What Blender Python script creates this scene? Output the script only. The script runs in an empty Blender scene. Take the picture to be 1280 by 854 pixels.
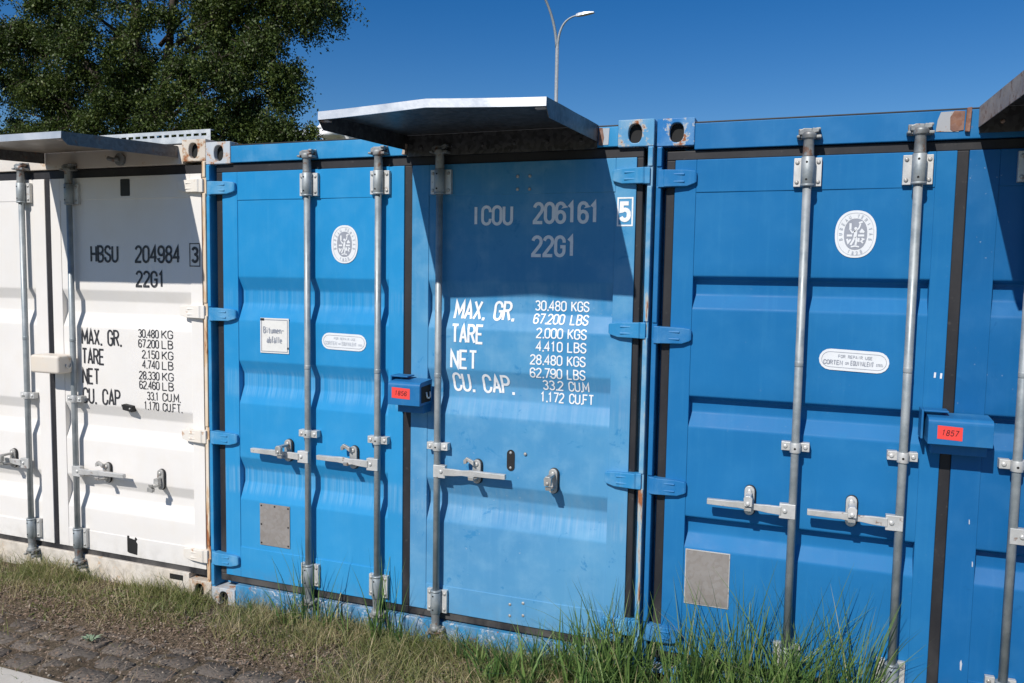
import bpy, bmesh, math, random
from mathutils import Vector, Matrix, noise
random.seed(7)
R = math.radians
PI = math.pi
sc = bpy.context.scene
C = sc.collection

# ------------------------------------------------------------ camera, sky, sun, exposure
cam = bpy.data.cameras.new('camera')
cam.sensor_width = 36.0
cam.lens = 1001.7 / 1280 * 36.0
cam.clip_end = 3000
cam.clip_start = 0.05
camo = bpy.data.objects.new('camera', cam)
C.objects.link(camo)
YAW, PIT, ROL = -0.3537, -0.0782, 0.0166
fv = Vector((math.sin(YAW) * math.cos(PIT), math.cos(YAW) * math.cos(PIT), math.sin(PIT)))
r0 = Vector((math.cos(YAW), -math.sin(YAW), 0))
u0 = r0.cross(fv)
rv = math.cos(ROL) * r0 + math.sin(ROL) * u0
uv = -math.sin(ROL) * r0 + math.cos(ROL) * u0
M = Matrix((rv, uv, -fv)).transposed().to_4x4()
M.translation = Vector((3.1039, -3.5579, 1.8816))
camo.matrix_world = M
sc.camera = camo

SUN = Vector((-0.24, -1.0, 0.90)).normalized()      # towards the sun
world = bpy.data.worlds.new('World')
sc.world = world
world.use_nodes = True
wn = world.node_tree
bg = wn.nodes['Background']
sky = wn.nodes.new('ShaderNodeTexSky')
sky.sky_type = 'NISHITA'
sky.sun_disc = False
sky.sun_elevation = math.asin(SUN.z)
sky.sun_rotation = math.atan2(SUN.x, SUN.y)
sky.altitude = 100
sky.air_density = 1.0
sky.dust_density = 0.1
sky.ozone_density = 2.4
hs = wn.nodes.new('ShaderNodeHueSaturation'); hs.inputs['Saturation'].default_value = 1.46; hs.inputs['Hue'].default_value = .510
wn.links.new(sky.outputs[0], hs.inputs['Color']); wn.links.new(hs.outputs[0], bg.inputs[0])
bg.inputs[1].default_value = 0.088
sun = bpy.data.lights.new('sun', 'SUN')
sun.energy = 4.8
sun.angle = R(0.53)
sun.color = (1.0, 0.955, 0.89)
suno = bpy.data.objects.new('sun', sun)
C.objects.link(suno)
suno.rotation_euler = SUN.to_track_quat('Z', 'Y').to_euler()
suno.location = (-3, -12, 14)
sc.view_settings.view_transform = 'Standard'
sc.view_settings.look = 'None'
sc.view_settings.exposure = 0.0
sc.view_settings.gamma = 1.0

# ------------------------------------------------------------ helpers
def tag(o, label=None, cat=None, group=None, kind=None):
    if label: o['label'] = label
    if cat: o['category'] = cat
    if group: o['group'] = group
    if kind: o['kind'] = kind
    return o

def empty(name, loc=(0, 0, 0), rz=0.0):
    o = bpy.data.objects.new(name, None)
    C.objects.link(o)
    o.location = loc
    o.rotation_euler = (0, 0, rz)
    o.empty_display_size = 0.1
    return o

class MB:
    """collects geometry; build() links it as one mesh object"""
    def __init__(s):
        s.v = []; s.f = []; s.mi = []; s.sm = []
    def add(s, vs, fs, m=0, smooth=False):
        b = len(s.v)
        s.v += [tuple(v) for v in vs]
        for f in fs:
            s.f.append([b + i for i in f]); s.mi.append(m); s.sm.append(smooth)
    def box(s, x0, x1, y0, y1, z0, z1, m=0):
        vs = [(x0, y0, z0), (x1, y0, z0), (x1, y1, z0), (x0, y1, z0), (x0, y0, z1), (x1, y0, z1), (x1, y1, z1), (x0, y1, z1)]
        s.add(vs, [(0, 3, 2, 1), (4, 5, 6, 7), (0, 1, 5, 4), (1, 2, 6, 5), (2, 3, 7, 6), (3, 0, 4, 7)], m)
    def prism_y(s, pts, y0, y1, m=0):
        """pts = (x,z) outline, counter-clockwise seen from the front (-y)"""
        n = len(pts)
        vs = [(x, y0, z) for x, z in pts] + [(x, y1, z) for x, z in pts]
        fs = [tuple(range(n)), tuple(range(2 * n - 1, n - 1, -1))]
        for i in range(n):
            j = (i + 1) % n
            fs.append((j, i, n + i, n + j))
        s.add(vs, fs, m)
    def prism_x(s, pts, x0, x1, m=0):
        """pts = (y,z) outline"""
        n = len(pts)
        vs = [(x0, y, z) for y, z in pts] + [(x1, y, z) for y, z in pts]
        fs = [tuple(range(n)), tuple(range(2 * n - 1, n - 1, -1))]
        for i in range(n):
            j = (i + 1) % n
            fs.append((j, i, n + i, n + j))
        s.add(vs, fs, m)
    def tube(s, path, rad, n=14, m=0, cap=True):
        path = [Vector(p) for p in path]
        rads = rad if isinstance(rad, (list, tuple)) else [rad] * len(path)
        b = len(s.v); prev = None
        for i, p in enumerate(path):
            d = (path[min(i + 1, len(path) - 1)] - path[max(i - 1, 0)])
            if d.length < 1e-9: d = Vector((0, 0, 1))
            d.normalize()
            if prev is None:
                a = d.orthogonal().normalized()
            else:
                a = (prev - d * prev.dot(d)).normalized()
            prev = a; c = d.cross(a)
            for k in range(n):
                t = 2 * PI * k / n
                q = p + (a * math.cos(t) + c * math.sin(t)) * rads[i]
                s.v.append(tuple(q))
        for i in range(len(path) - 1):
            for k in range(n):
                k2 = (k + 1) % n
                s.f.append([b + i * n + k, b + i * n + k2, b + (i + 1) * n + k2, b + (i + 1) * n + k]); s.mi.append(m); s.sm.append(True)
        if cap:
            s.f.append([b + k for k in range(n - 1, -1, -1)]); s.mi.append(m); s.sm.append(False)
            e = b + (len(path) - 1) * n
            s.f.append([e + k for k in range(n)]); s.mi.append(m); s.sm.append(False)
    def rod_z(s, x, y, z0, z1, r, n=16, m=0):
        s.tube([(x, y, z0), (x, y, z1)], r, n, m)
    def rod_y(s, x, z, y0, y1, r, n=10, m=0):
        s.tube([(x, y0, z), (x, y1, z)], r, n, m)
    def dome(s, x, y, z, r, h, m=0, n=10):
        """bolt head bulging towards -y"""
        s.tube([(x, y, z), (x, y - h * .5, z), (x, y - h, z)], [r, r * .92, r * .5], n, m)
    def build(s, name, mats, parent=None, bevel=0, seg=2, fixn=True):
        me = bpy.data.meshes.new(name)
        me.from_pydata(s.v, [], s.f)
        if not isinstance(mats, (list, tuple)): mats = [mats]
        for m in mats: me.materials.append(m)
        me.polygons.foreach_set('material_index', s.mi)
        me.polygons.foreach_set('use_smooth', s.sm)
        if fixn:
            bm = bmesh.new(); bm.from_mesh(me)
            bmesh.ops.recalc_face_normals(bm, faces=bm.faces)
            bm.to_mesh(me); bm.free()
        me.update()
        o = bpy.data.objects.new(name, me)
        C.objects.link(o)
        if parent: o.parent = parent
        if bevel:
            b = o.modifiers.new('bevel', 'BEVEL'); b.width = bevel; b.segments = seg
            b.limit_method = 'ANGLE'; b.angle_limit = R(35); b.harden_normals = False
        return o

# ------------------------------------------------------------ materials
class NT:
    def __init__(s, name):
        s.m = bpy.data.materials.new(name); s.m.use_nodes = True
        s.t = s.m.node_tree; s.b = s.t.nodes['Principled BSDF']
        s.tc = s.t.nodes.new('ShaderNodeTexCoord')
    def n(s, typ, **kw):
        x = s.t.nodes.new(typ)
        for k, v in kw.items(): setattr(x, k, v)
        return x
    def link(s, a, b): s.t.links.new(a, b)
    def coord(s, scale=(1, 1, 1), loc=(0, 0, 0)):
        mp = s.n('ShaderNodeMapping'); mp.inputs['Scale'].default_value = scale; mp.inputs['Location'].default_value = loc
        s.link(s.tc.outputs['Object'], mp.inputs[0]); return mp.outputs[0]
    def noise(s, scale=5, detail=4, rough=.5, stretch=(1, 1, 1), loc=(0, 0, 0), dist=0):
        x = s.n('ShaderNodeTexNoise'); x.inputs['Scale'].default_value = scale; x.inputs['Detail'].default_value = detail
        x.inputs['Roughness'].default_value = rough; x.inputs['Distortion'].default_value = dist
        s.link(s.coord(stretch, loc), x.inputs['Vector']); return x.outputs['Fac']
    def ramp(s, fac, a, b, va=0.0, vb=1.0):
        x = s.n('ShaderNodeMapRange'); x.interpolation_type = 'SMOOTHSTEP'
        x.inputs['From Min'].default_value = a; x.inputs['From Max'].default_value = b
        x.inputs['To Min'].default_value = va; x.inputs['To Max'].default_value = vb
        s.link(fac, x.inputs['Value']); return x.outputs[0]
    def math(s, op, a, b=None):
        x = s.n('ShaderNodeMath', operation=op)
        for i, q in enumerate((a, b)):
            if q is None: continue
            if isinstance(q, (int, float)): x.inputs[i].default_value = q
            else: s.link(q, x.inputs[i])
        return x.outputs[0]
    def mix(s, fac, a, b):
        x = s.n('ShaderNodeMix', data_type='RGBA')
        if isinstance(fac, (int, float)): x.inputs[0].default_value = fac
        else: s.link(fac, x.inputs[0])
        for i, q in ((6, a), (7, b)):
            if isinstance(q, (tuple, list)): x.inputs[i].default_value = (*q[:3], 1)
            else: s.link(q, x.inputs[i])
        return x.outputs[2]
    def xyz(s):
        x = s.n('ShaderNodeSeparateXYZ'); s.link(s.tc.outputs['Object'], x.inputs[0]); return x.outputs
    def bump(s, h, strength=.3, dist=.01, prev=None):
        x = s.n('ShaderNodeBump'); x.inputs['Strength'].default_value = strength; x.inputs['Distance'].default_value = dist
        s.link(h, x.inputs['Height'])
        if prev is not None: s.link(prev, x.inputs['Normal'])
        return x.outputs[0]
    def out(s, col=None, rough=None, norm=None, metal=None, spec=None):
        for nm, q in (('Base Color', col), ('Roughness', rough), ('Normal', norm), ('Metallic', metal), ('Specular IOR Level', spec)):
            if q is None: continue
            if isinstance(q, (int, float)): s.b.inputs[nm].default_value = q
            elif isinstance(q, (tuple, list)): s.b.inputs[nm].default_value = (*q[:3], 1)
            else: s.link(q, s.b.inputs[nm])
        return s.m

def window(n, z, z0, z1, e=.02):
    a = n.ramp(z, z0 - e, z0 + e); b = n.ramp(z, z1 - e, z1 + e, 1, 0)
    return n.math('MULTIPLY', a, b)

RUST = (.16, .055, .022)
def paint(name, base, dark, fade, fade_amt=.5, streaks=(), rough=.42, rust=0.0, rust_vert=False, scuff=0.0, bump=.25, seed=0.0, primer=None, chalk=0.0, salty=0.0, spec=.2):
    n = NT(name)
    z = n.xyz()[2]
    big = n.noise(1.3, 4, .55, loc=(seed, 3, seed))
    mott = n.noise(7, 5, .6, loc=(seed, 0, 1))
    col = n.mix(n.ramp(big, .35, .68), base, dark)
    col = n.mix(n.math('MULTIPLY', n.ramp(mott, .42, .75), fade_amt), col, fade)
    if chalk:
        lo = n.ramp(z, 0.1, 2.2, 1, 0)
        col = n.mix(n.math('MULTIPLY', lo, chalk), col, fade)
    # vertical water runs
    run = n.noise(9, 3, .6, stretch=(4, 0, .22), loc=(seed, 0, 0))
    col = n.mix(n.math('MULTIPLY', n.ramp(run, .50, .78), .10 + fade_amt * .15), col, fade)
    run2 = n.noise(14, 3, .6, stretch=(3.5, 0, .10), loc=(seed + 5, 0, 0))
    for (z1, z0, amt, c) in streaks:
        w = n.math('MULTIPLY', window(n, z, z0, z1, .02), n.ramp(run2, .38, .66))
        col = n.mix(n.math('MULTIPLY', w, amt), col, c)
    if scuff:
        sc_ = n.noise(11, 6, .7, loc=(seed, 9, 2), dist=.6)
        col = n.mix(n.math('MULTIPLY', n.ramp(sc_, .60, .68), scuff), col, dark)
        sc2 = n.noise(60, 2, .5, loc=(seed, 9, 2))
        sc3 = n.math('MULTIPLY', n.ramp(sc2, .70, .74), n.ramp(big, .5, .6))
        col = n.mix(n.math('MULTIPLY', sc3, scuff * .35), col, (.45, .48, .5))
    if salty:
        s1 = n.noise(90, 3, .6, loc=(seed, 1, 2)); s2 = n.noise(8, 3, .5, loc=(seed, 4, 2))
        col = n.mix(n.math('MULTIPLY', n.math('MULTIPLY', n.ramp(s1, .5, .62), n.ramp(s2, .45, .6)), salty), col, (.6, .62, .65))
    # grime and splash dirt near the ground
    dirt = n.math('MULTIPLY', n.ramp(z, .02, .34, 1, 0), n.ramp(n.noise(16, 5, .65), .35, .7))
    col = n.mix(n.math('MULTIPLY', dirt, .45), col, (.16, .135, .10))
    rg = n.ramp(mott, .3, .8, rough - .06, rough + .12)
    if rust:
        st = (1, 1, .12) if rust_vert else (1, 1, 1)
        rn = n.noise(15, 6, .68, stretch=st, loc=(seed + 2, 0, 0))
        th = .70 - rust * .25
        if primer: col = n.mix(n.ramp(rn, th - .06, th - .01), col, primer)
        rc = n.mix(n.noise(60, 3), (.20, .065, .025), (.40, .15, .06))
        col = n.mix(n.ramp(rn, th, th + .05), col, rc)
        rg = n.math('ADD', rg, n.math('MULTIPLY', n.ramp(rn, th, th + .05), .35))
    nm = n.bump(n.noise(1.7, 2, .5, loc=(seed, 6, 0)), bump, .03)
    nm = n.bump(n.noise(5.5, 3, .55, loc=(seed, 6, 0)), bump * .8, .006, nm)
    nm = n.bump(n.noise(190, 2, .5), .12, .0008, nm)
    return n.out(col, rg, nm, 0.0, spec)

BL = (.016, .225, .56)
M_C2L = paint('paint_sky_blue', (.018, .25, .54), (.014, .225, .49), (.09, .36, .60), .16,
              streaks=((1.80, 1.70, .22, (.20, .42, .62)), (1.36, 1.22, .26, (.26, .47, .64)), (.82, .68, .30, (.28, .48, .64))), seed=1.5, scuff=.12, chalk=.20, bump=.28, rough=.38)
M_C2R = paint('paint_chalky_blue', (.062, .265, .485), (.028, .20, .42), (.17, .37, .55), .5,
              streaks=((1.86, 1.74, .4, (.12, .30, .5)), (1.40, 1.26, .5, (.12, .28, .48)), (.86, .72, .55, (.12, .28, .45)), (1.28, 1.20, .12, (.40, .52, .64)), (.76, .68, .15, (.45, .55, .66))), seed=4.2, scuff=.7, chalk=.38, bump=.4, rough=.45)
M_C3 = paint('paint_deep_blue', (.015, .155, .375), (.012, .138, .345), (.05, .25, .47), .14, seed=7.7, scuff=.15, bump=.22, chalk=.08, rough=.46, spec=.10)
M_C3R = paint('paint_dark_blue', (.009, .12, .32), (.008, .105, .28), (.04, .19, .40), .2, seed=2.7, scuff=.8, bump=.22, rough=.4)
M_C2F = paint('paint_frame_blue', (.03, .26, .52), (.02, .21, .44), (.14, .36, .57), .4, seed=3.1, rust=.12, scuff=.3)
M_C3F = paint('paint_frame_deep_blue', (.015, .152, .37), (.012, .135, .34), (.06, .25, .48), .2, seed=5.1, rust=.10, scuff=.2)
M_POST = paint('paint_post_rusted_blue', (.13, .34, .52), (.04, .24, .47), (.33, .45, .52), .7, seed=6.6, rust=.34, rust_vert=True, primer=(.40, .42, .40))
M_SILL = paint('paint_sill_blue_peeling', (.03, .25, .48), (.03, .19, .38), (.4, .45, .5), .7, seed=8.1, rust=.3, salty=.9)
M_WHITE = paint('paint_white', (.745, .718, .685), (.70, .676, .645), (.70, .655, .59), .4, seed=1.1, rust=0, bump=.16, rough=.4)
M_WFRAME = paint('paint_white_frame', (.68, .635, .575), (.60, .54, .46), (.70, .60, .48), .6, seed=2.1, rust=.12, primer=(.55, .42, .30))
M_WPOST = paint('paint_white_post_rusted', (.70, .58, .44), (.64, .50, .36), (.75, .68, .6), .6, seed=3.9, rust=.62, rust_vert=True, primer=(.60, .42, .26))
M_CASTG = paint('casting_grey', (.46, .50, .54), (.40, .44, .48), (.6, .6, .58), .5, seed=9.2, rust=.52, primer=(.5, .42, .36))
M_CASTB = paint('casting_rusted_blue', (.14, .34, .52), (.07, .27, .50), (.36, .46, .52), .7, seed=2.2, rust=.50, primer=(.42, .42, .40))
M_CASTB3 = paint('casting_blue', (.035, .20, .47), (.02, .16, .42), (.2, .38, .55), .6, seed=6.2, rust=.46, primer=(.38, .42, .45))
M_CASTW = paint('casting_white', (.62, .56, .48), (.52, .44, .36), (.7, .65, .58), .6, seed=4.4, rust=.50, primer=(.45, .32, .22))
M_HINGE = paint('paint_hinge_blue', (.045, .265, .51), (.025, .21, .45), (.22, .42, .58), .6, seed=3.6, rust=.08)
M_HINGE3 = paint('paint_hinge_deep_blue', (.018, .165, .40), (.013, .14, .36), (.12, .3, .5), .5, seed=5.6, rust=.06)
M_HINGEW = paint('paint_hinge_white', (.76, .73, .68), (.7, .66, .6), (.72, .62, .5), .5, seed=5.0, rust=.12, primer=(.55, .42, .32))
M_BOX2 = paint('paint_lockbox_blue', (.018, .15, .36), (.015, .12, .30), (.08, .25, .42), .4, seed=1.9, rust=.04)
M_ROOF = paint('paint_roof', (.05, .12, .24), (.04, .09, .18), (.2, .22, .25), .6, seed=4.9, rust=.2)
M_SIDE = paint('paint_side_wall', (.02, .20, .48), (.015, .16, .4), (.15, .35, .55), .5, seed=4.7, rust=.1)

def rubber():
    n = NT('gasket_rubber')
    a = n.noise(6, 4, .6, stretch=(1, 1, .5)); b = n.noise(40, 3, .6)
    z = n.xyz()[2]
    c = n.mix(n.ramp(a, .35, .7), (.012, .012, .015), (.025, .024, .026))
    c = n.mix(n.math('MULTIPLY', n.ramp(b, .62, .75), .5), c, (.07, .065, .06))
    d = n.math('MULTIPLY', n.ramp(z, .12, .5, 1, 0), .5)
    c = n.mix(n.math('MULTIPLY', d, n.ramp(a, .3, .7)), c, (.15, .14, .13))
    return n.out(c, .6, n.bump(b, .15, .002), 0, .4)
M_RUB = rubber()

def metal(name, a, b, rough=.5, met=.55, rust=.0, scale=14):
    n = NT(name)
    x = n.noise(scale, 5, .6, loc=(2, 1, 0)); y = n.noise(70, 4, .6)
    v = n.n('ShaderNodeTexVoronoi'); v.inputs['Scale'].default_value = 60; n.link(n.coord(), v.inputs['Vector'])
    c = n.mix(n.ramp(x, .35, .7), a, b)
    c = n.mix(n.math('MULTIPLY', n.ramp(v.outputs['Color'], 0, 1), .10), c, (.62, .64, .66))
    if rust:
        c = n.mix(n.math('MULTIPLY', n.ramp(n.noise(24, 6, .65, loc=(9, 1, 4)), .62 - rust * .15, .72 - rust * .15), .8), c, (.20, .09, .045))
    return n.out(c, n.ramp(x, .3, .7, rough - .08, rough + .1), n.bump(y, .2, .0015), met, .5)
M_GALV = metal('galvanised_rod', (.25, .285, .30), (.36, .385, .39), .5, .35)
M_GALVD = metal('weathered_cam_steel', (.17, .18, .18), (.32, .33, .32), .5, .4, rust=.6)
M_GALVL = metal('zinc_plate', (.52, .52, .50), (.63, .62, .60), .45, .35, rust=.12)
M_KEEP = metal('dull_keeper_steel', (.34, .33, .31), (.5, .49, .46), .45, .4, rust=.3)
M_DULL = metal('dull_plate', (.24, .215, .195), (.265, .24, .22), .5, .15, scale=3)
M_HOOD = metal('galvanised_sheet', (.52, .54, .56), (.66, .67, .68), .40, .55, scale=4, rust=.0)
M_HOODI = metal('sheet_underside_shade', (.020, .020, .023), (.040, .038, .038), .42, .2, scale=4)  # same sheet as the top; hood shade painted in as near-black
M_CHEEK = metal('sheet_cheek_shade_rust', (.075, .070, .066), (.13, .12, .112), .5, .2, rust=.3, scale=5)  # cheek's shade darkened into the colour; the rust is its own
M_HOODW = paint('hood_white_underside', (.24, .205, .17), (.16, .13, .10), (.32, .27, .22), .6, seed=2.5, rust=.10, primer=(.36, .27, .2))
M_LIP = metal('rusty_lip', (.34, .25, .19), (.45, .36, .29), .6, .1, rust=.7)

M_RUSTY = metal('rusty_steel', (.15, .060, .035), (.26, .13, .08), .8, .0, rust=.5, scale=18)
def plain(name, col, rough=.5, var=.15, met=0.0, scale=30):
    n = NT(name)
    x = n.noise(scale, 4, .6)
    c = n.mix(n.ramp(x, .3, .75), col, tuple(q * (1 - var) for q in col))
    return n.out(c, rough, n.bump(x, .08, .001), met, .4)
M_BLACK = plain('black_patch', (.018, .018, .018), .55)
M_HOLE = plain('hole_shade', (.012, .012, .012), .8)  # near-black stands in for the shade inside holes and pockets
def letter(name, col, worn, amt=.5):
    n = NT(name)
    x = n.noise(55, 5, .7)
    c = n.mix(n.math('MULTIPLY', n.ramp(x, .46, .68), amt), col, worn)
    return n.out(c, .5)
M_LW = letter('letter_white', (.80, .81, .82), (.50, .60, .70), .45)
M_LB = letter('letter_black', (.022, .022, .026), (.22, .22, .23), .35)
M_STW = plain('sticker_white', (.72, .74, .76), .35, .06)
M_STG = plain('sticker_grey', (.30, .32, .37), .4, .1)
M_STGL = plain('sticker_pale_grey', (.50, .53, .58), .4, .1)
M_SIGN = plain('sign_face', (.72, .71, .68), .3, .08)
M_RED = plain('label_red', (.80, .065, .055), .45, .06)
M_INK = plain('ink_dark', (.06, .01, .012), .6)

# ------------------------------------------------------------ stroke lettering (unit cell: width 1, height 2)
def arc(cx, cy, rx, ry, a0, a1, n=5):
    return [(cx + rx * math.cos(R(a0 + (a1 - a0) * i / n)), cy + ry * math.sin(R(a0 + (a1 - a0) * i / n))) for i in range(n + 1)]
k = .32
O_ = [arc(.5, 1.5, .5, .5, 0, 180, 8) + arc(.5, .5, .5, .5, 180, 360, 8) + [(1, 1.5)]]
G = {
 'O': O_, '0': O_,
 'C': [[(1, 1.38)] + arc(.5, 1.5, .5, .5, 0, 180, 8) + arc(.5, .5, .5, .5, 180, 360, 8) + [(1, .62)]],
 'G': [[(1, 1.38)] + arc(.5, 1.5, .5, .5, 0, 180, 8) + arc(.5, .5, .5, .5, 180, 360, 8) + [(1, .95), (.55, .95)]],
 'U': [[(0, 2)] + arc(.5, .5, .5, .5, 180, 360, 8) + [(1, 2)]],
 'I': [[(.5, 0), (.5, 2)]],
 'L': [[(0, 2), (0, 0), (.9, 0)]],
 'T': [[(0, 2), (1, 2)], [(.5, 2), (.5, 0)]],
 'E': [[(.95, 2), (0, 2), (0, 0), (.95, 0)], [(0, 1.03), (.8, 1.03)]],
 'F': [[(.95, 2), (0, 2), (0, 0)], [(0, 1.03), (.8, 1.03)]],
 'H': [[(0, 0), (0, 2)], [(1, 0), (1, 2)], [(0, 1), (1, 1)]],
 'N': [[(0, 0), (0, 2), (1, 0), (1, 2)]],
 'M': [[(0, 0), (0, 2), (.6, .6), (1.2, 2), (1.2, 0)]],
 'A': [[(0, 0), (.5, 2), (1, 0)], [(.17, .6), (.83, .6)]],
 'X': [[(0, 0), (1, 2)], [(0, 2), (1, 0)]],
 'K': [[(0, 0), (0, 2)], [(1, 2), (.05, .85)], [(.3, 1.15), (1, 0)]],
 'V': [[(0, 2), (.5, 0), (1, 2)]],
 'Y': [[(0, 2), (.5, 1), (1, 2)], [(.5, 1), (.5, 0)]],
 'R': [[(0, 0), (0, 2)] + arc(.55, 1.53, .45, .47, 90, -90, 7) + [(0, 1.06)], [(.5, 1.06), (1, 0)]],
 'P': [[(0, 0), (0, 2)] + arc(.55, 1.5, .45, .5, 90, -90, 7) + [(0, 1.0)]],
 'B': [[(0, 0), (0, 2)] + arc(.5, 1.53, .42, .47, 90, -90, 7) + [(0, 1.06)], [(.5, 1.06)] + arc(.5, .53, .5, .53, 90, -90, 7) + [(0, 0)]],
 'S': [arc(.5, 1.5, .5, .5, 10, 200, 8) + [(.1, 1.2), (.9, .8)] + arc(.5, .5, .5, .5, 20, -190, 9)],
 'Q': O_ + [[(.6, .5), (1, 0)]],
 '1': [[(.15, 1.6), (.5, 2), (.5, 0)]],
 '2': [arc(.5, 1.5, .5, .5, 170, -20, 8) + [(.85, 1.1), (0, .12), (0, 0), (1, 0)]],
 '3': [arc(.5, 1.53, .47, .47, 160, -80, 8) + arc(.5, .53, .5, .53, 80, -160, 9)],
 '4': [[(.75, 0), (.75, 2), (0, .62), (1.02, .62)]],
 '5': [[(.95, 2), (.1, 2), (.06, 1.12)] + arc(.5, .75, .5, .5, 130, 0, 6) + arc(.5, .5, .5, .5, 0, -165, 7)],
 '6': [[(1, 1.5)] + arc(.5, 1.5, .5, .5, 0, 180, 8) + arc(.5, .5, .5, .5, 180, 360, 8) + arc(.5, .62, .5, .5, 0, 180, 8)],
 '7': [[(0, 2), (1, 2), (.35, 0)]],
 '8': [arc(.5, 1.53, .45, .47, -90, 270, 14), arc(.5, .53, .5, .53, 90, 450, 14)],
 '9': [[(0, .5)] + arc(.5, .5, .5, .5, 180, 360, 8) + arc(.5, 1.5, .5, .5, 0, 180, 8) + arc(.5, 1.38, .5, .5, 180, 360, 8)],
 '-': [[(.15, .9), (.85, .9)]],
 'b': [[(0, 0), (0, 2)], arc(.42, .6, .42, .6, 0, 360, 12)],
 'i': [[(.3, 0), (.3, 1.2)], [(.3, 1.6), (.3, 1.82)]],
 't': [[(.4, 1.75), (.4, .3), (.55, 0), (.85, 0)], [(.05, 1.2), (.8, 1.2)]],
 'u': [[(0, 1.2)] + arc(.42, .42, .42, .42, 180, 360, 8) + [(.84, 1.2)], [(.84, 1.2), (.84, 0)]],
 'n': [[(0, 0), (0, 1.2)], [(0, .8)] + arc(.42, .78, .42, .42, 180, 0, 8) + [(.84, 0)]],
 'm': [[(0, 0), (0, 1.2)], arc(.32, .86, .32, .34, 180, 0, 6) + [(.64, 0)], [(.64, .86)] + arc(.96, .86, .32, .34, 180, 0, 6) + [(1.28, 0)]],
 'e': [[(0, .62), (.84, .62)] + arc(.42, .6, .42, .6, 0, 310, 12)],
 'a': [arc(.42, .82, .38, .38, 150, 0, 6) + [(.8, 0)], arc(.42, .36, .4, .36, 0, 360, 10)],
 'f': [[(.75, 2)] + arc(.6, 1.7, .28, .3, 90, 180, 4) + [(.32, 0)], [(0, 1.2), (.7, 1.2)]],
 'l': [[(.3, 0), (.3, 2)]],
}
G['ä'] = G['a'] + [[(.2, 1.5), (.2, 1.72)], [(.6, 1.5), (.6, 1.72)]]
ADV = {'I': 1.0, 'M': 1.2, 'i': .6, 'l': .6, 'm': 1.28, 't': .85, 'f': .75, 'b': .84, 'u': .84, 'n': .84, 'e': .84, 'a': .84, 'ä': .84, '.': .12, ',': .12, ' ': .9}

def stroke_geo(pl, hw, step=None):
    """ribbon (list of quads in 2-D) along a polyline"""
    pts = [Vector(p) for p in pl]
    if step:
        q = [pts[0]]
        for a, b in zip(pts, pts[1:]):
            n = max(1, int((b - a).length / step))
            for i in range(1, n + 1): q.append(a.lerp(b, i / n))
        pts = q
    out = []; closed = (pts[0] - pts[-1]).length < 1e-5
    L = len(pts)
    for i in range(L):
        a = pts[i - 1] if i > 0 else (pts[-2] if closed else None)
        b = pts[i + 1] if i < L - 1 else (pts[1] if closed else None)
        d1 = (pts[i] - a).normalized() if a is not None else None
        d2 = (b - pts[i]).normalized() if b is not None else None
        if d1 is None: d1 = d2
        if d2 is None: d2 = d1
        n1 = Vector((-d1.y, d1.x)); n2 = Vector((-d2.y, d2.x))
        m = (n1 + n2)
        if m.length < .3: m = n1
        m.normalize()
        s = hw / max(.45, m.dot(n1))
        e = Vector((0, 0))
        out.append((pts[i] + m * s, pts[i] - m * s))
    return out

def text_into(mb, s, x, z, h, w, yf, sw=.14, gap=.42, slant=0.0, rot=0.0, m=0, end=None, step=.02, jit=0.0, place=None):
    """letters of height h, cell width w; the strokes follow the surface yf(z)"""
    adv = 0; n = len(s)
    tot = sum(ADV.get(c, 1.0) for c in s) + gap * (n - 1)
    if end is not None: w = (end - x) / tot
    hw = sw * h / 2
    cx = 0
    for c in s:
        if c in '.,':
            q = hw * 1.15
            poly = [[(0, q), (0.0001 + q * 2, q)]] if False else None
            X0 = x + cx * w; pts = [(X0 - q * .2, 0), (X0 + q * 1.8, 0), (X0 + q * 1.8, q * 2), (X0 - q * .2, q * 2)]
            P = []
            for (a, b) in pts:
                a += slant * b
                da, db = a - x, b
                A = x + da * math.cos(rot) - db * math.sin(rot); B = z + da * math.sin(rot) + db * math.cos(rot)
                P.append((A, yf(B, A) if isinstance(yf, Surf) else yf(B), B))
            mb.add(P, [(0, 1, 2, 3)], m)
        elif c != ' ':
            for pi_, pl in enumerate(G[c]):
                q = [(cx * w + a * w, hw + (b / 2) * (h - 2 * hw)) for a, b in pl]
                rb = stroke_geo(q, hw, step)
                base = len(mb.v); P = []
                for qi_, (A, B) in enumerate(rb):
                    for t in (A, B):
                        a, b = t.x + slant * t.y, t.y
                        X = x + a * math.cos(rot) - b * math.sin(rot); Z = z + a * math.sin(rot) + b * math.cos(rot)
                        P.append((X, (yf(Z, X) if isinstance(yf, Surf) else yf(Z)) - .00003 * qi_ - .0005 * pi_, Z))
                F = [(2 * i, 2 * i + 1, 2 * i + 3, 2 * i + 2) for i in range(len(rb) - 1)]
                mb.add(P, F, m)
        cx += ADV.get(c, 1.0) + gap

def lettering(parent, mat, s, x, z, h, end, yf, **kw):
    mb = MB(); text_into(mb, s, x, z, h, 0, yf, end=end, **kw)
    return mb.build('lettering', mat, parent, fixn=False)

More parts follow.
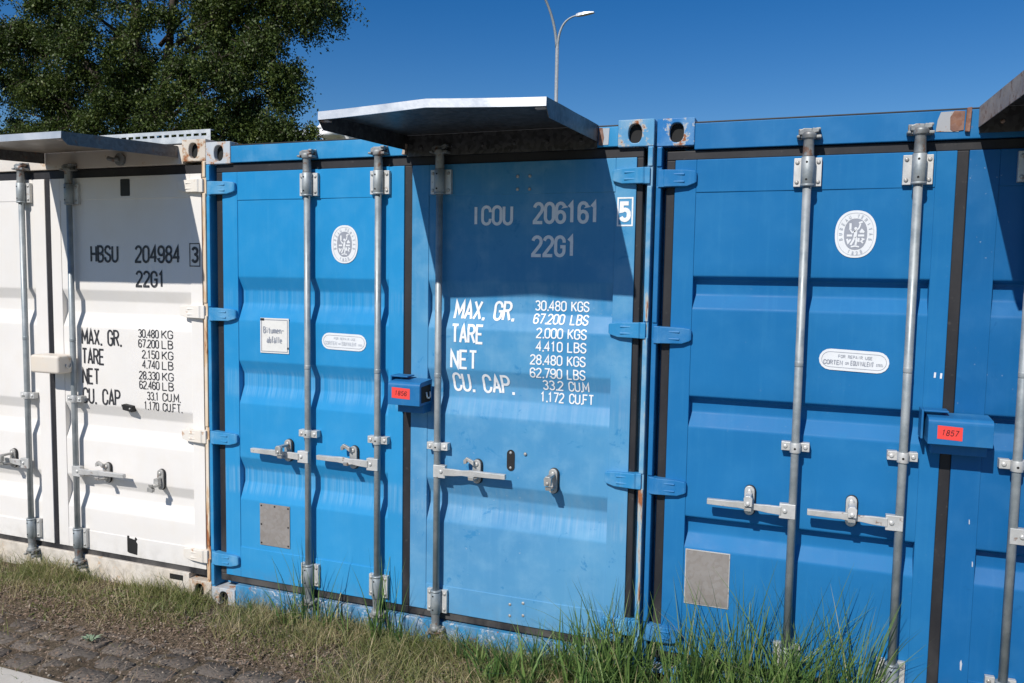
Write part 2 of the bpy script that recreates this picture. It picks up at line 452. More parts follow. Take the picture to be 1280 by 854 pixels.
# ------------------------------------------------------------ container parts
PY = .018     # front plane of the door skin
DEP = .036
def profile_pts(tops, hts, dep, su, sl, z0, z1, rad=.007):
    """(y,z) front skin from bottom to top, with rounded folds"""
    P = [(PY, z0)]
    for t, h in sorted(zip(tops, hts)):
        P += [(PY, t - h), (PY + dep, t - h + sl), (PY + dep, t - su), (PY, t)]
    P.append((PY, z1))
    # fillet
    Q = [P[0]]
    for a, b, c in zip(P, P[1:], P[2:]):
        a, b, c = Vector(a), Vector(b), Vector(c)
        r = min(rad, (b - a).length * .4, (c - b).length * .4)
        p = b + (a - b).normalized() * r; q = b + (c - b).normalized() * r
        for i in range(4):
            t = i / 3
            Q.append(tuple(p * (1 - t) ** 2 + b * 2 * t * (1 - t) + q * t * t))
    Q.append(P[-1])
    return Q

def dent(x, z, sd, xs0, xs1, z0, z1):
    e = max(0, min(1, (x - xs0) / .08, (xs1 - x) / .08, (z - z0) / .1, (z1 - z) / .1))
    return e * (noise.noise(Vector((x * 2.3 + sd, z * 2.1, sd))) * .0032 + noise.noise(Vector((x * 6 + sd, z * 5, 3))) * .0009)

class Surf:
    """depth of the painted door skin at (x, z)"""
    def __init__(s, pts, sd, xs0, xs1, z0, z1, off=.002):
        s.p = pts; s.a = (sd, xs0, xs1, z0, z1); s.off = off
    def __call__(s, z, x=None):
        y = PY
        for (y0, a), (y1, b) in zip(s.p, s.p[1:]):
            if a <= z <= b:
                y = y0 + (y1 - y0) * ((z - a) / max(b - a, 1e-9)); break
        if x is not None:
            sd, xs0, xs1, z0, z1 = s.a
            if x < xs0 or x > xs1: return PY - .004 - s.off
            y += dent(x, z, *s.a)
        return y - s.off
    def low(s, x0, x1, z0, z1):
        return min(s(z0 + (z1 - z0) * j / 6, x0 + (x1 - x0) * i / 6) for i in range(7) for j in range(7))

SURF = {}
def door_leaf(parent, x0, x1, z0, z1, xs0, xs1, pts, mat, crease_t, crease_b, name='door'):
    """stiles + rails proud by 4 mm, folded skin between xs0 and xs1"""
    mb = MB()
    F = PY - .004
    # subdivided skin with small dents
    nx = 40
    xs = [xs0 + (xs1 - xs0) * i / nx for i in range(nx + 1)]
    Z = []
    for (y0, a), (y1, b) in zip(pts, pts[1:]):
        n = max(1, int((b - a) / .05))
        for i in range(n): Z.append((y0 + (y1 - y0) * i / n, a + (b - a) * i / n))
    Z.append(pts[-1])
    sd = x0 * 3.1
    vs = []
    for (y, z) in Z:
        for x in xs:
            vs.append((x, y + dent(x, z, sd, xs0, xs1, z0, z1), z))
    n1 = nx + 1
    fs = [(j * n1 + i, j * n1 + i + 1, (j + 1) * n1 + i + 1, (j + 1) * n1 + i) for j in range(len(Z) - 1) for i in range(nx)]
    mb.add(vs, fs, 0, True)
    B = .085
    mb.box(x0, xs0, F, B, z0, z1)
    mb.box(xs1, x1, F, B, z0, z1)
    mb.box(xs0, xs1, F, B, crease_t, z1)
    mb.box(xs0, xs1, F, B, z0, crease_b)
    mb.box(xs0 - .001, xs1 + .001, B - .012, B - .002, z0 + .01, z1 - .01)
    o = mb.build(name, mat, parent, bevel=.0025, seg=2, fixn=False)
    SURF[o.name] = Surf(pts, sd, xs0, xs1, z0, z1)
    return o

def casting(parent, x0, z0, mat, mirror=False, back=False):
    """corner casting: 162 wide, 118 high, 178 deep with an oval aperture on the front and one on top"""
    mb = MB(); w, h, d = .162, .118, .178
    cx, cz = x0 + w / 2 + (.004 if not mirror else -.004), z0 + h / 2 - .002
    hole = []
    for i in range(32):
        t = 2 * PI * i / 32
        a, b = math.cos(t), math.sin(t)
        hole.append((cx + .031 * math.copysign(abs(a) ** .75, a), cz + .042 * math.copysign(abs(b) ** .9, b)))
    outer = []
    for i in range(32):
        t = 2 * PI * i / 32
        a, b = math.cos(t), math.sin(t)
        s = 1 / max(abs(a) / (w / 2), abs(b) / (h / 2))
        # snap so that the corners exist
        ox, oz = a * s, b * s
        outer.append((x0 + w / 2 + ox, z0 + h / 2 + oz))
    for t in (4, 12, 20, 28):
        sx = 1 if t in (4, 28) else -1; sz = 1 if t in (4, 12) else -1
        outer[t] = (x0 + w / 2 + sx * w / 2, z0 + h / 2 + sz * h / 2)
    y0 = 0.0; y1 = d
    vs = [(a, y0, b) for a, b in outer] + [(a, y0, b) for a, b in hole] + [(a, y0 + .028, b) for a, b in hole] + [(a, y1, b) for a, b in outer]
    fs = []
    for i in range(32):
        j = (i + 1) % 32
        fs.append((i, j, 32 + j, 32 + i))
        fs.append((32 + i, 32 + j, 64 + j, 64 + i))
        fs.append((j, i, 96 + i, 96 + j))
    fs.append(tuple(96 + i for i in range(32)))
    mb.add(vs, fs, 0)
    # black block behind the aperture, painting the pocket's shade
    mb.box(x0 + .014, x0 + w - .014, .029, .12, z0 + .01, z0 + h - .01, 1)
    return mb.build('corner_casting', [mat, M_HOLE], parent, bevel=.004, seg=3)

def hinge(parent, xp, dirn, z, mat, top_dirt=True, L=.175, h=.072):
    """blade hinge: knuckle over the post edge (at xp), tapering leaf welded on the stile; dirn=+1 leaf goes right"""
    mb = MB()
    def X(t): return xp + dirn * t
    hh = h / 2
    # leaf: outline in x,z with different depth: stepped slab
    secs = [(.0, -.010, 1.0, 1.0), (.022, -.012, 1.0, 1.0), (.030, -.018, .96, .98), (.055, -.016, .95, .96), (.125, -.009, .93, .90), (L - .008, -.007, .62, .78), (L, -.003, .45, .60)]
    vs = []
    for t, y, s, su in secs:
        vs += [(X(t), y, z - hh * s), (X(t), y, z + hh * su), (X(t), .030, z + hh * su), (X(t), .030, z - hh * s)]
    fs = []
    for i in range(len(secs) - 1):
        a = i * 4; b = a + 4
        for q in range(4):
            q2 = (q + 1) % 4
            fs.append((a + q, a + q2, b + q2, b + q))
    fs += [(0, 1, 2, 3), tuple(len(vs) - 4 + q for q in (3, 2, 1, 0))]
    mb.add(vs, fs)
    # two pressed ribs on the leaf
    for s in (-.42, .42):
        mb.box(min(X(.060), X(.115)), max(X(.060), X(.115)), -.0150, -.006, z + hh * s - .004, z + hh * s + .004)
    return mb.build('hinge', mat, parent, bevel=.0025, seg=2)

def rod_assembly(parent, x, ztop, zbot, y=-.018, mid=1.05, plate=M_GALVL):
    """locking rod with cams; guides are meshes of their own"""
    mb = MB(); r = .0166
    mb.rod_z(x, y, zbot + .02, ztop - .02, r, 20)
    mb.tube([(x, y, mid + .34), (x, y, mid + .345), (x, y, mid + .36), (x, y, mid + .365)], [r, r * 1.05, r * 1.05, r], 16)
    o = mb.build('lock_rod', M_GALV, parent)
    # top cam + its keeper on the header
    for z, s in ((ztop, 1), (zbot, -1)):
        c = MB()
        c.tube([(x, y, z - s * .10), (x, y, z - s * .095), (x, y, z - s * .03), (x, y, z - s * .02)], [.0225, .0225, .020, .026], 16)
        c.tube([(x, y, z - s * .028), (x, y, z - s * .010), (x, y, z)], [.027, .030, .024], 14)
        c.prism_y([(x - .038, z - .012), (x - .01, z - .016), (x + .012, z - .014), (x + .012, z + .012), (x - .02, z + .014), (x - .038, z + .006)], y - .014, y + .012)
        c.prism_y([(x + .008, z - .010), (x + .036, z - .004), (x + .040, z + .010), (x + .012, z + .014)], y - .018, y + .006)
        c.build('rod_cam', M_GALVD, parent, bevel=.003)
        k_ = MB()   # keeper cup on header / sill
        k_.box(x - .042, x + .042, .000, .012, z - .024, z + .020)
        k_.box(x - .048, x - .030, -.040, .002, z - .022, z - .012)
        k_.box(x + .028, x + .048, -.048, .002, z - .026, z - .014)
        k_.box(x + .024, x + .044, -.044, .002, z + .006, z + .016)
        k_.build('cam_keeper', M_GALVD, parent, bevel=.003)
    for z, s in ((ztop - .158, 1), (zbot + .15, -1)):
        g = MB()
        g.tube([(x, y, z - .058), (x, y, z - .056), (x, y, z + .056), (x, y, z + .058)], [.024, .0262, .0262, .024], 20)
        g.tube([(x, y, z - s * .062), (x, y, z - s * .060), (x, y, z - s * .052)], [.022, .0275, .0275], 20)
        g.rod_y(x - .004, z + .035, y - .0268, y - .020, .0045, 8, 1)
        g.rod_y(x - .004, z - .035, y - .0268, y - .020, .0045, 8, 1)
        g.build('rod_guide', [M_GALV, M_HOLE], parent)
        p = MB()
        n = 5; w, hh = .054, .058
        for (sx) in (-1, 1):
            pts = [(x + sx * .020, z - hh), (x + sx * w, z - hh), (x + sx * w, z + hh), (x + sx * .020, z + hh)]
            if sx < 0: pts = pts[::-1]
            p.prism_y(pts, -.006 if sx > 0 else -.006, PY - .003)
            for q in (-.040, .040): p.dome(x + sx * .041, -.006, z + q, .009, .006, 1)
        p.build('guide_plate', [plate, M_KEEP], parent, bevel=.007, seg=3)
    # mid guide strap
    g = MB()
    g.tube([(x, y, mid - .021), (x, y, mid + .021)], .0222, 18)
    for sx in (-1, 1):
        g.box(min(x + sx * .018, x + sx * .056), max(x + sx * .018, x + sx * .056), -.020, PY - .003, mid - .018, mid + .018)
        g.dome(x + sx * .040, -.020, mid, .010, .006)
    g.rod_y(x - .001, mid - .002, y - .0235, y - .016, .005, 8, 1)
    g.build('guide_strap', [M_GALVL, M_HOLE], parent, bevel=.002)
    return o

def handle(parent, x, dirn, z, L=.345, y=-.032, up=.0, flip=False):
    mb = MB()
    def X(t): return x + dirn * t
    # fork plate on the rod
    a, b = sorted((X(-.012), X(.052)))
    mb.box(a, b, y - .006, y + .022, z - .032, z + .030)
    mb.dome(X(.030), y - .006, z, .011, .007)
    # flattened lever, twisted towards its free end
    secs = [(.045, .018, .012, 0), (.10, .017, .011, .002), (.145, .013, .010, .004), (.19, .016, .013, .006), (.22, .014, .018, .008), (.25, .013, .020, .007), (L, .012, .020, .008 + up)]
    vs = []
    for t, h, d, dz in secs:
        yy = y - .004
        vs += [(X(t), yy - d * .5, z + dz - h), (X(t), yy - d * .5 - .003, z + dz + h), (X(t), yy + d * .5, z + dz + h), (X(t), yy + d * .5 + .003, z + dz - h)]
    fs = []
    for i in range(len(secs) - 1):
        q0 = i * 4; q1 = q0 + 4
        for q in range(4):
            q2 = (q + 1) % 4
            fs.append((q0 + q, q0 + q2, q1 + q2, q1 + q))
    fs += [(0, 1, 2, 3), tuple(len(vs) - 4 + q for q in (3, 2, 1, 0))]
    mb.add(vs, fs)
    return mb.build('handle', M_GALVL, parent, bevel=.003, seg=2)

def stadium(cx, cz, w, h, n=8):
    r = w / 2
    return [(cx + r * math.cos(PI * i / n), cz + h / 2 - r + r * math.sin(PI * i / n)) for i in range(n + 1)] + \
           [(cx + r * math.cos(PI + PI * i / n), cz - h / 2 + r + r * math.sin(PI + PI * i / n)) for i in range(n + 1)]

def keeper(parent, x, z, open_arm=0, mat=M_KEEP, hang=False, h=.118):
    mb = MB()
    mb.prism_y(stadium(x, z, .042, h), -.004, PY - .003)
    mb.prism_y(stadium(x + .002, z, .048, h + .006), .006, PY - .0035, 1)     # backing rubber pad
    mb.dome(x, -.004, z + h / 2 - .022, .012, .008)
    mb.dome(x, -.004, z - h / 2 + .020, .010, .006)
    # saddle that holds the lever
    mb.prism_x([(-.006, z - .034), (-.046, z - .034), (-.075, z - .028), (-.080, z - .012), (-.072, z - .010), (-.068, z - .022), (-.044, z - .026), (-.006, z - .026)], x - .014, x + .014)
    if open_arm:
        mb.prism_y([(x - .006, z + h / 2 - .026), (x - .006, z + h / 2 - .004), (x - .045, z + h / 2 + .012), (x - .060, z + h / 2 - .004), (x - .058, z + h / 2 - .022), (x - .044, z + h / 2 - .018), (x - .040, z + h / 2 - .006), (x - .022, z + h / 2 - .016)], -.030, -.014)
    elif hang:
        mb.prism_y([(x - .018, z + .01), (x + .012, z + .014), (x + .016, z - .024), (x - .020, z - .020)], -.034, -.008)
        mb.prism_y([(x - .034, z - .058), (x + .004, z - .060), (x + .008, z - .038), (x - .030, z - .030)], -.070, -.050)
    else:
        mb.prism_y([(x - .016, z - .004), (x + .016, z - .004), (x + .018, z + .030), (x + .010, z + .040), (x - .010, z + .040), (x - .018, z + .030)], -.090, -.070)
        mb.box(x - .012, x + .012, -.088, -.006, z + .026, z + .038)
        mb.dome(x, -.090, z + .008, .010, .006)
    return mb.build('handle_keeper', [mat, M_BLACK], parent, bevel=.0025)

def emblem(parent, cx, cz, rx, rz, yf):
    """oval classification mark with ring lettering and a small standing figure"""
    mb = MB()
    N = 48
    YB = yf.low(cx - rx, cx + rx, cz - rz, cz + rz); yf = lambda z: YB
    def ell(a, b, p=2.3):
        o = []
        for i in range(N):
            t = 2 * PI * i / N; c, s = math.cos(t), math.sin(t)
            o.append((cx + a * math.copysign(abs(c) ** (2 / p), c), cz + b * math.copysign(abs(s) ** (2 / p), s)))
        return o
    def disc(a, b, off, m):
        P = ell(a, b)
        y = yf(cz) - off
        mb.add([(x, y, z) for x, z in P], [tuple(range(N))], m)
    def ring(a, b, t, off, m):
        A = ell(a, b); B = ell(a - t, b - t); y = yf(cz) - off
        vs = [(x, y, z) for x, z in A] + [(x, y, z) for x, z in B]
        mb.add(vs, [(i, (i + 1) % N, N + (i + 1) % N, N + i) for i in range(N)], m)
    disc(rx, rz, 0, 0)
    ring(rx * .885, rz * .905, .0022, .0008, 1)
    disc(rx * .56, rz * .66, .0008, 2)
    y3 = yf(cz) - .0018
    def flat(z): return y3
    # ring text
    def ringtext(s, a0, a1, a, b, h, invert=False):
        n = len(s)
        for i, c in enumerate(s):
            if c == ' ': continue
            t = R(a0 + (a1 - a0) * i / (n - 1))
            px, pz = cx + a * math.cos(t), cz + b * math.sin(t)
            rot = t - PI / 2 if not invert else t + PI / 2
            tmp = MB(); text_into(tmp, c, 0, 0, h, h * .42, flat, sw=.17, step=.03)
            vs = []
            for (x, y, z) in tmp.v:
                X = x - h * .21; Z = z - h / 2
                vs.append((px + X * math.cos(rot) - Z * math.sin(rot), y, pz + X * math.sin(rot) + Z * math.cos(rot)))
            mb.add(vs, tmp.f, 1)
    ringtext('BUREAU VERITAS', 196, -16, rx * .73, rz * .79, rz * .15)
    ringtext('1828', 246, 294, rx * .73, rz * .80, rz * .15, True)
    # figure and objects, as broad pale strokes
    def st(pts, w):
        rb = stroke_geo([(cx + a * rx, cz + b * rz) for a, b in pts], w * rx)
        P = []
        for A, B in rb: P += [(A.x, y3, A.y), (B.x, y3, B.y)]
        mb.add(P, [(2 * i, 2 * i + 1, 2 * i + 3, 2 * i + 2) for i in range(len(rb) - 1)], 0)
    st([(0, .14), (.0, -.02), (-.03, -.12)], .075)            # torso
    st([(-.03, -.12), (-.10, -.28), (-.22, -.46)], .05)      # leg
    st([(.02, -.12), (.06, -.28), (.02, -.46)], .05)
    st([(.02, .14), (.16, .26), (.22, .44)], .038)           # raised arm
    st([(-.02, .14), (-.16, .06), (-.26, .18)], .038)
    st([(-.26, .18), (-.26, .46)], .055)                      # torch
    st([(.14, .46), (.32, .52)], .05)
    st([(-.42, -.06), (-.16, -.06)], .055); st([(.12, -.06), (.42, -.06)], .055)
    st([(-.40, -.20), (-.34, -.36), (-.22, -.22)], .05)
    st([(.16, -.16), (.16, -.34)], .05); st([(.30, -.18), (.40, -.22), (.28, -.30), (.38, -.38)], .04)
    st([(.22, .06), (.30, .16), (.40, .06)], .06)
    st([(-.20, -.54), (.0, -.50), (.20, -.54)], .04)
    H = [(cx + .0 * rx + .075 * rx * math.cos(2 * PI * i / 10), y3, cz + .235 * rz + .065 * rz * math.sin(2 * PI * i / 10)) for i in range(10)]
    mb.add(H, [tuple(range(10))], 0)
    return mb.build('emblem', [M_STW, M_STGL, M_STG], parent, fixn=False)

def capsule_sticker(parent, cx, cz, w, h, yf, strong=True, tilt=.0):
    mb = MB(); y = yf.low(cx - w / 2, cx + w / 2, cz - h / 2, cz + h / 2)
    def cap(w_, h_):
        r = h_ / 2; o = []
        for i in range(9): t = -PI / 2 + PI * i / 8; o.append((w_ / 2 - r + r * math.cos(t), r * math.sin(t)))
        for i in range(9): t = PI / 2 + PI * i / 8; o.append((-w_ / 2 + r + r * math.cos(t), r * math.sin(t)))
        return [(cx + a * math.cos(tilt) - b * math.sin(tilt), cz + a * math.sin(tilt) + b * math.cos(tilt)) for a, b in o]
    A = cap(w, h); mb.add([(a, y, b) for a, b in A], [tuple(range(18))], 0)
    A = cap(w * .93, h * .74); B = cap(w * .93 - .004, h * .74 - .004)
    mb.add([(a, y - .0007, b) for a, b in A] + [(a, y - .0007, b) for a, b in B], [(i, (i + 1) % 18, 18 + (i + 1) % 18, 18 + i) for i in range(18)], 1)
    f = lambda z: y - .0009
    mm = 1 if strong else 2
    text_into(mb, 'FOR REPAIR USE', cx - w * .22, cz + h * .12, h * .15, 0, f, sw=.15, end=cx + w * .26, m=mm, step=.05, rot=tilt)
    text_into(mb, 'CORTEN', cx - w * .43, cz - h * .20, h * .23, 0, f, sw=.17, end=cx - w * .16, m=mm, step=.05, rot=tilt)
    text_into(mb, 'OR', cx - w * .12, cz - h * .19, h * .12, 0, f, sw=.15, end=cx - w * .07, m=mm, step=.05, rot=tilt)
    text_into(mb, 'EQUIVALENT', cx - w * .04, cz - h * .22, h * .23, 0, f, sw=.15, end=cx + w * .28, m=mm, step=.05, rot=tilt)
    text_into(mb, 'STEEL', cx + w * .32, cz - h * .21, h * .12, 0, f, sw=.15, end=cx + w * .42, m=mm, step=.05, rot=tilt)
    return mb.build('material_label', [M_STW, M_STG, M_STGL], parent, fixn=False)

def plate(parent, x0, x1, z0, z1, mat, y, screws=True, rim=None, rot=0.0, name='blank_plate'):
    mb = MB()
    mb.box(x0, x1, y - .003, y, z0, z1)
    if rim is not None:
        for a, b, c, d in ((x0 - .004, x1 + .004, z1, z1 + .004), (x0 - .004, x1 + .004, z0 - .004, z0), (x0 - .004, x0, z0, z1), (x1, x1 + .004, z0, z1)):
            mb.box(a, b, y - .002, y, c, d, 2)
    if screws:
        for a in (x0 + .010, x1 - .010):
            for b in (z0 + .012, (z0 + z1) / 2, z1 - .012): mb.dome(a, y - .003, b, .0055, .003, 1, 8)
        mb.dome((x0 + x1) / 2, y - .003, z1 - .010, .0055, .003, 1, 8)
    return mb.build(name, [mat, M_BLACK, rim or mat], parent)

def gaskets(parent, xg0, xg1, gl, gr, zb0, zb1, zt0, zt1, xl0, xr1):
    """rubber seals round both leaves, butted end to end"""
    y0, y1 = .022, .075
    m = MB(); m.box(xl0, xr1, y0, y1, zt0, zt1); m.build('gasket', M_RUB, parent, bevel=.004)
    m = MB(); m.box(xl0, xr1, y0, y1, zb0, zb1); m.build('gasket', M_RUB, parent, bevel=.004)
    m = MB(); m.box(xg0, xg1, y0 - .003, y1, zb1, zt0); m.build('gasket', M_RUB, parent, bevel=.004)
    for a, b in (gl, gr):
        m = MB(); m.box(a, b, y0, y1, zb1, zt0); m.build('gasket', M_RUB, parent, bevel=.004)

def container_shell(root, W, mats, zc=2.591, hb=2.478):
    """posts, header, sill, castings, roof, side and end walls. mats: frame, post_l, post_r, cast_l, cast_r, sill, wall"""
    fr, pl, pr, cl, cr, sill, wall = mats
    for x0, mt, mir in ((0, cl, False), (W - .162, cr, True)):
        casting(root, x0, zc - .118, mt, mir)
        casting(root, x0, 0, mt, mir)
    for s, mt in ((0, pl), (1, pr)):
        m = MB()
        f = (lambda x: x) if s == 0 else (lambda x: W - x)
        def bx(a, b, *r):
            a, b = sorted((f(a), f(b))); m.box(a, b, *r)
        bx(.0015, .026, .003, .13, .118, zc - .118)          # outer flange carrying the hinge pins
        bx(.026, .115, .088, .13, .118, zc - .118)        # recessed web
        m.build('corner_post', mt, root, bevel=.003)
        q = MB()                                          # hinge pin barrels along the flange
        for a, b in ((.13, .255), (.33, .94), (1.01, 1.63), (1.70, 2.30), (2.385, 2.47)):
            u0_, u1_ = sorted((f(.003), f(.0245))); q.box(u0_, u1_, -.0035, .012, a, b)
        q.build('hinge_barrel', mt, root, bevel=.004, seg=3)
    m = MB(); m.box(.162, W - .162, .006, .13, hb, 2.566); m.box(.162, W - .162, .012, .10, 2.566, 2.574, 1)
    m.box(.03, .162, .088, .13, 2.40, 2.471); m.box(W - .162, W - .03, .088, .13, 2.40, 2.471)
    m.build('header', [fr, M_BLACK], root, bevel=.003)
    m = MB(); m.box(.162, W - .162, .006, .13, .0, .148); m.build('door_sill', sill, root, bevel=.003)
    # side walls, roof and end wall: folded sheets
    Lg = 6.058
    for x in (.02, W - .02):
        m = MB(); n = 66; vs = []
        sg = 1 if x < 1 else -1
        for i in range(n + 1):
            y = .13 + (Lg - .26) * i / n
            dd = 0 if (i % 4) in (0, 1) else .036
            vs += [(x + sg * dd, y, .12), (x + sg * dd, y, 2.50)]
        m.add(vs, [(2 * i, 2 * i + 2, 2 * i + 3, 2 * i + 1) for i in range(n)])
        m.box(x - .02 if sg > 0 else x - .04, x + .04 if sg > 0 else x + .02, .179, Lg, 2.50, 2.568)
        m.box(x - .02 if sg > 0 else x - .04, x + .04 if sg > 0 else x + .02, .179, Lg, 0, .12)
        m.build('side_wall', wall, root)
    m = MB(); n = 60; vs = []
    for i in range(n + 1):
        y = .13 + (Lg - .2) * i / n; dd = 0 if (i % 4) in (0, 1) else -.018
        vs += [(.06, y, 2.566 + dd), (W - .06, y, 2.566 + dd)]
    m.add(vs, [(2 * i, 2 * i + 2, 2 * i + 3, 2 * i + 1) for i in range(n)]); m.build('roof', M_ROOF, root)
    m = MB(); m.box(.03, W - .03, Lg - .04, Lg, .0, 2.55); m.build('end_wall', wall, root)
    for x0 in (0, W - .162):
        for z in (0, zc - .118):
            m = MB(); m.box(x0, x0 + .162, Lg, Lg + .05, z, z + .118); m.build('corner_casting', fr, root)

def hood(root, x0, x1, L, z0, zo, side, front, kink, mats, shear=0.0, back=0):
    """folded sheet rain hood: top sheet, bent down front edge, side cheeks"""
    mb = MB(); T = .003
    xs = [x0 + (x1 - x0) * i / 16 for i in range(17)]
    def zf(x):
        if kink is None: return zo
        kx, kz = kink
        t = (x - x0) / (kx - x0) if x < kx else (x1 - x) / (x1 - kx)
        return zo + kz * max(0, t) ** 1.2
    rows = 8
    vs = []; 
    for j in range(rows + 1):
        t = j / rows
        for x in xs:
            z = z0 + (zf(x) - z0) * t + .004 * math.sin(PI * t) * noise.noise(Vector((x * 3, t * 2, 5)))
            vs.append((x + shear * t, .003 - (L + .003) * t, z))
    n = 17
    top = [(j * n + i, j * n + i + 1, (j + 1) * n + i + 1, (j + 1) * n + i) for j in range(rows) for i in range(16)]
    mb.add([(a, b, c) for a, b, c in vs], top, 0, True)
    mb.add([(a, b, c - T) for a, b, c in vs], top, 1, True)
    # front edge
    fv_ = []
    for x in xs:
        z = zf(x); X = x + shear
        fv_ += [(X, -L, z), (X, -L - .002, z - front), (X, -L + .004, z - front), (X, -L + .004, z - T)]
    fs = []
    for i in range(16):
        for a, b in ((0, 1), (1, 2), (2, 3)):
            fs.append((i * 4 + a, i * 4 + b, i * 4 + 4 + b, i * 4 + 4 + a))
    mb.add(fv_, [f for i, f in enumerate(fs) if i % 3 != 2], 0); mb.add(fv_, [f for i, f in enumerate(fs) if i % 3 == 2], 1)
    # cheeks
    for X, s in ((x0, 1), (x1, -1)):
        zo_ = zf(X)
        pts = [(.003, z0), (-L, zo_), (-L, zo_ - front), (-L + .035, zo_ - side), (.003, z0 - side - .006)]
        vs2 = []
        for t in (0, s * T):
            for (y, z) in pts:
                vs2.append((X + t + shear * (-y / L if y < 0 else 0), y, z))
        mb.add(vs2, [(0, 1, 2, 3, 4), (9, 8, 7, 6, 5)] + [(i, (i + 1) % 5, 5 + (i + 1) % 5, 5 + i) for i in range(5)], 2)
        # little folded lip inside the corner
        a, b = sorted((X + shear + s * T, X + shear + s * .045))
        mb.box(a, b, -L + .006, -L + .03, zo_ - front - .006, zo_ - front - .002, 3)
    if back:   # flange screwed to the header, near-black to paint the shade under the hood
        mb.box(x0 + T, x1 - T, -.0005, .0035, z0 - back, z0 - .004, 1)
        for i in range(6):
            mb.dome(x0 + .08 + (x1 - x0 - .16) * i / 5, -.0005, z0 - back * .6, .009, .006, 2)
    return mb.build('rain_hood', mats, root)

# =============================================================== CONTAINER 1 (white, left)
W1 = 2.438
c1 = empty('shipping_container', (-W1 - .001, 0, .020))
tag(c1, 'white shipping container at the far left with black lettering HBSU 204984 and rusty door edge', 'shipping container', 'shipping containers in a row')
container_shell(c1, W1, (M_WFRAME, M_WFRAME, M_WPOST, M_CASTW, M_CASTW, M_WFRAME, M_WFRAME), hb=2.461)
def L1(x): return x + W1        # world x -> container x
cg = L1(-1.19)
pts1 = profile_pts([1.755, 1.075, .635], [.22, .22, .20], .030, .065, .085, .30, 2.28)
d1l = door_leaf(c1, .095, cg - .022, .182, 2.408, .195, cg - .115, pts1, M_WHITE, 2.28, .30)
d1r = door_leaf(c1, cg + .022, W1 - .045, .182, 2.408, cg + .100, W1 - .125, pts1, M_WHITE, 2.28, .30)
gaskets(c1, cg - .022, cg + .022, (.050, .095), (W1 - .045, W1 - .028), .142, .182, 2.408, 2.458, .050, W1 - .030)
for z in (.267, .952, 1.650, 2.340):
    hinge(d1l, .020, 1, z, M_HINGEW); hinge(d1r, W1 - .016, -1, z, M_HINGEW)
rod_assembly(d1l, .685, 2.486, .12, mid=1.10); rod_assembly(d1l, 1.075, 2.486, .12, mid=1.10)
rod_assembly(d1r, L1(-.979), 2.470, .105, mid=1.105)
handle(d1l, .685, -1, .68); keeper(d1l, .52, .69); handle(d1l, 1.075, -1, .68); keeper(d1l, .91, .69)
handle(d1r, L1(-.979), 1, .672, L=.395); keeper(d1r, L1(-.755), .675, 1)
keeper(d1r, L1(-.352), .675, 0, hang=True)
yl = SURF[d1r.name]
lt = dict(sw=.14, gap=.42)
lettering(d1r, M_LB, 'HBSU', L1(-.856), 1.915, .102, L1(-.655), yl, sw=.135, gap=.38)
lettering(d1r, M_LB, '204984', L1(-.520), 1.915, .102, L1(-.205), yl, sw=.135, gap=.38)
lettering(d1r, M_LB, '22G1', L1(-.517), 1.777, .096, L1(-.315), yl, sw=.135, gap=.38)
m = MB(); text_into(m, '3', L1(-.112), 1.918, .092, 0, lambda z: PY - .0055, end=L1(-.074), sw=.17)
x0, x1, z0, z1 = L1(-.128), L1(-.060), 1.902, 2.026
for a in (([x0, z0], [x1, z0], [x1, z1], [x0, z1], [x0, z0]),):
    rb = stroke_geo([tuple(q) for q in a], .0028); P = []
    for A, B in rb: P += [(A.x, PY - .0055, A.y), (B.x, PY - .0055, B.y)]
    m.add(P, [(2 * i, 2 * i + 1, 2 * i + 3, 2 * i + 2) for i in range(4)])
m.build('lettering', M_LB, d1r, fixn=False)
for s, za, xe in (('MAX. GR.', 1.428, -.645), ('TARE', 1.312, -.778), ('NET', 1.193, -.819), ('CU. CAP.', 1.076, -.645)):
    lettering(d1r, M_LB, s, L1(-.945), za, .098, L1(xe), yl, sw=.115, gap=.36)
for s, u, za, xs_, xe, ue in (('30.480', 'KG', 1.488, -.510, -.365, -.262), ('67.200', 'LB', 1.430, -.510, -.365, -.262), ('2.150', 'KG', 1.368, -.485, -.365, -.262), ('4.740', 'LB', 1.310, -.485, -.365, -.262),
                          ('28.330', 'KG', 1.246, -.510, -.365, -.262), ('62.460', 'LB', 1.190, -.510, -.365, -.262), ('33.1', 'CU.M.', 1.128, -.455, -.372, -.215), ('1.170', 'CU.FT.', 1.070, -.478, -.372, -.205)):
    lettering(d1r, M_LB, s, L1(xs_), za, .050, L1(xe), yl, sw=.115, gap=.34)
    lettering(d1r, M_LB, u, L1(-.340), za, .050, L1(ue), yl, sw=.115, gap=.34)
def rect_patch(parent, x0, x1, z0, z1, y, name='black_patch', cut=False):
    m = MB()
    if cut:
        P = [(x0, z0 + .006), (x0 + .01, z0), (x1, z0 - .006), (x1 + .004, z0 + .06), (x1 - .008, z1 - .02), (x1 + .002, z1 - .004), (x1 - .012, z1 + .004), (x1 - .016, z1 - .012), (x0 + .016, z1 - .006), (x0 + .010, z1 + .008), (x0, z1 + .006)]
    else:
        P = [(x0, z0 + .004), (x0 + .004, z0), (x1 - .004, z0), (x1, z0 + .004), (x1, z1 - .004), (x1 - .004, z1), (x0 + .004, z1), (x0, z1 - .004)]
    m.prism_y(P, y - .0025, y)
    return m.build(name, M_BLACK, parent)
rect_patch(d1r, L1(-.618), L1(-.550), 2.296, 2.392, PY - .004)
rect_patch(d1r, L1(-.623), L1(-.550), .205, .300, PY - .004, cut=True)
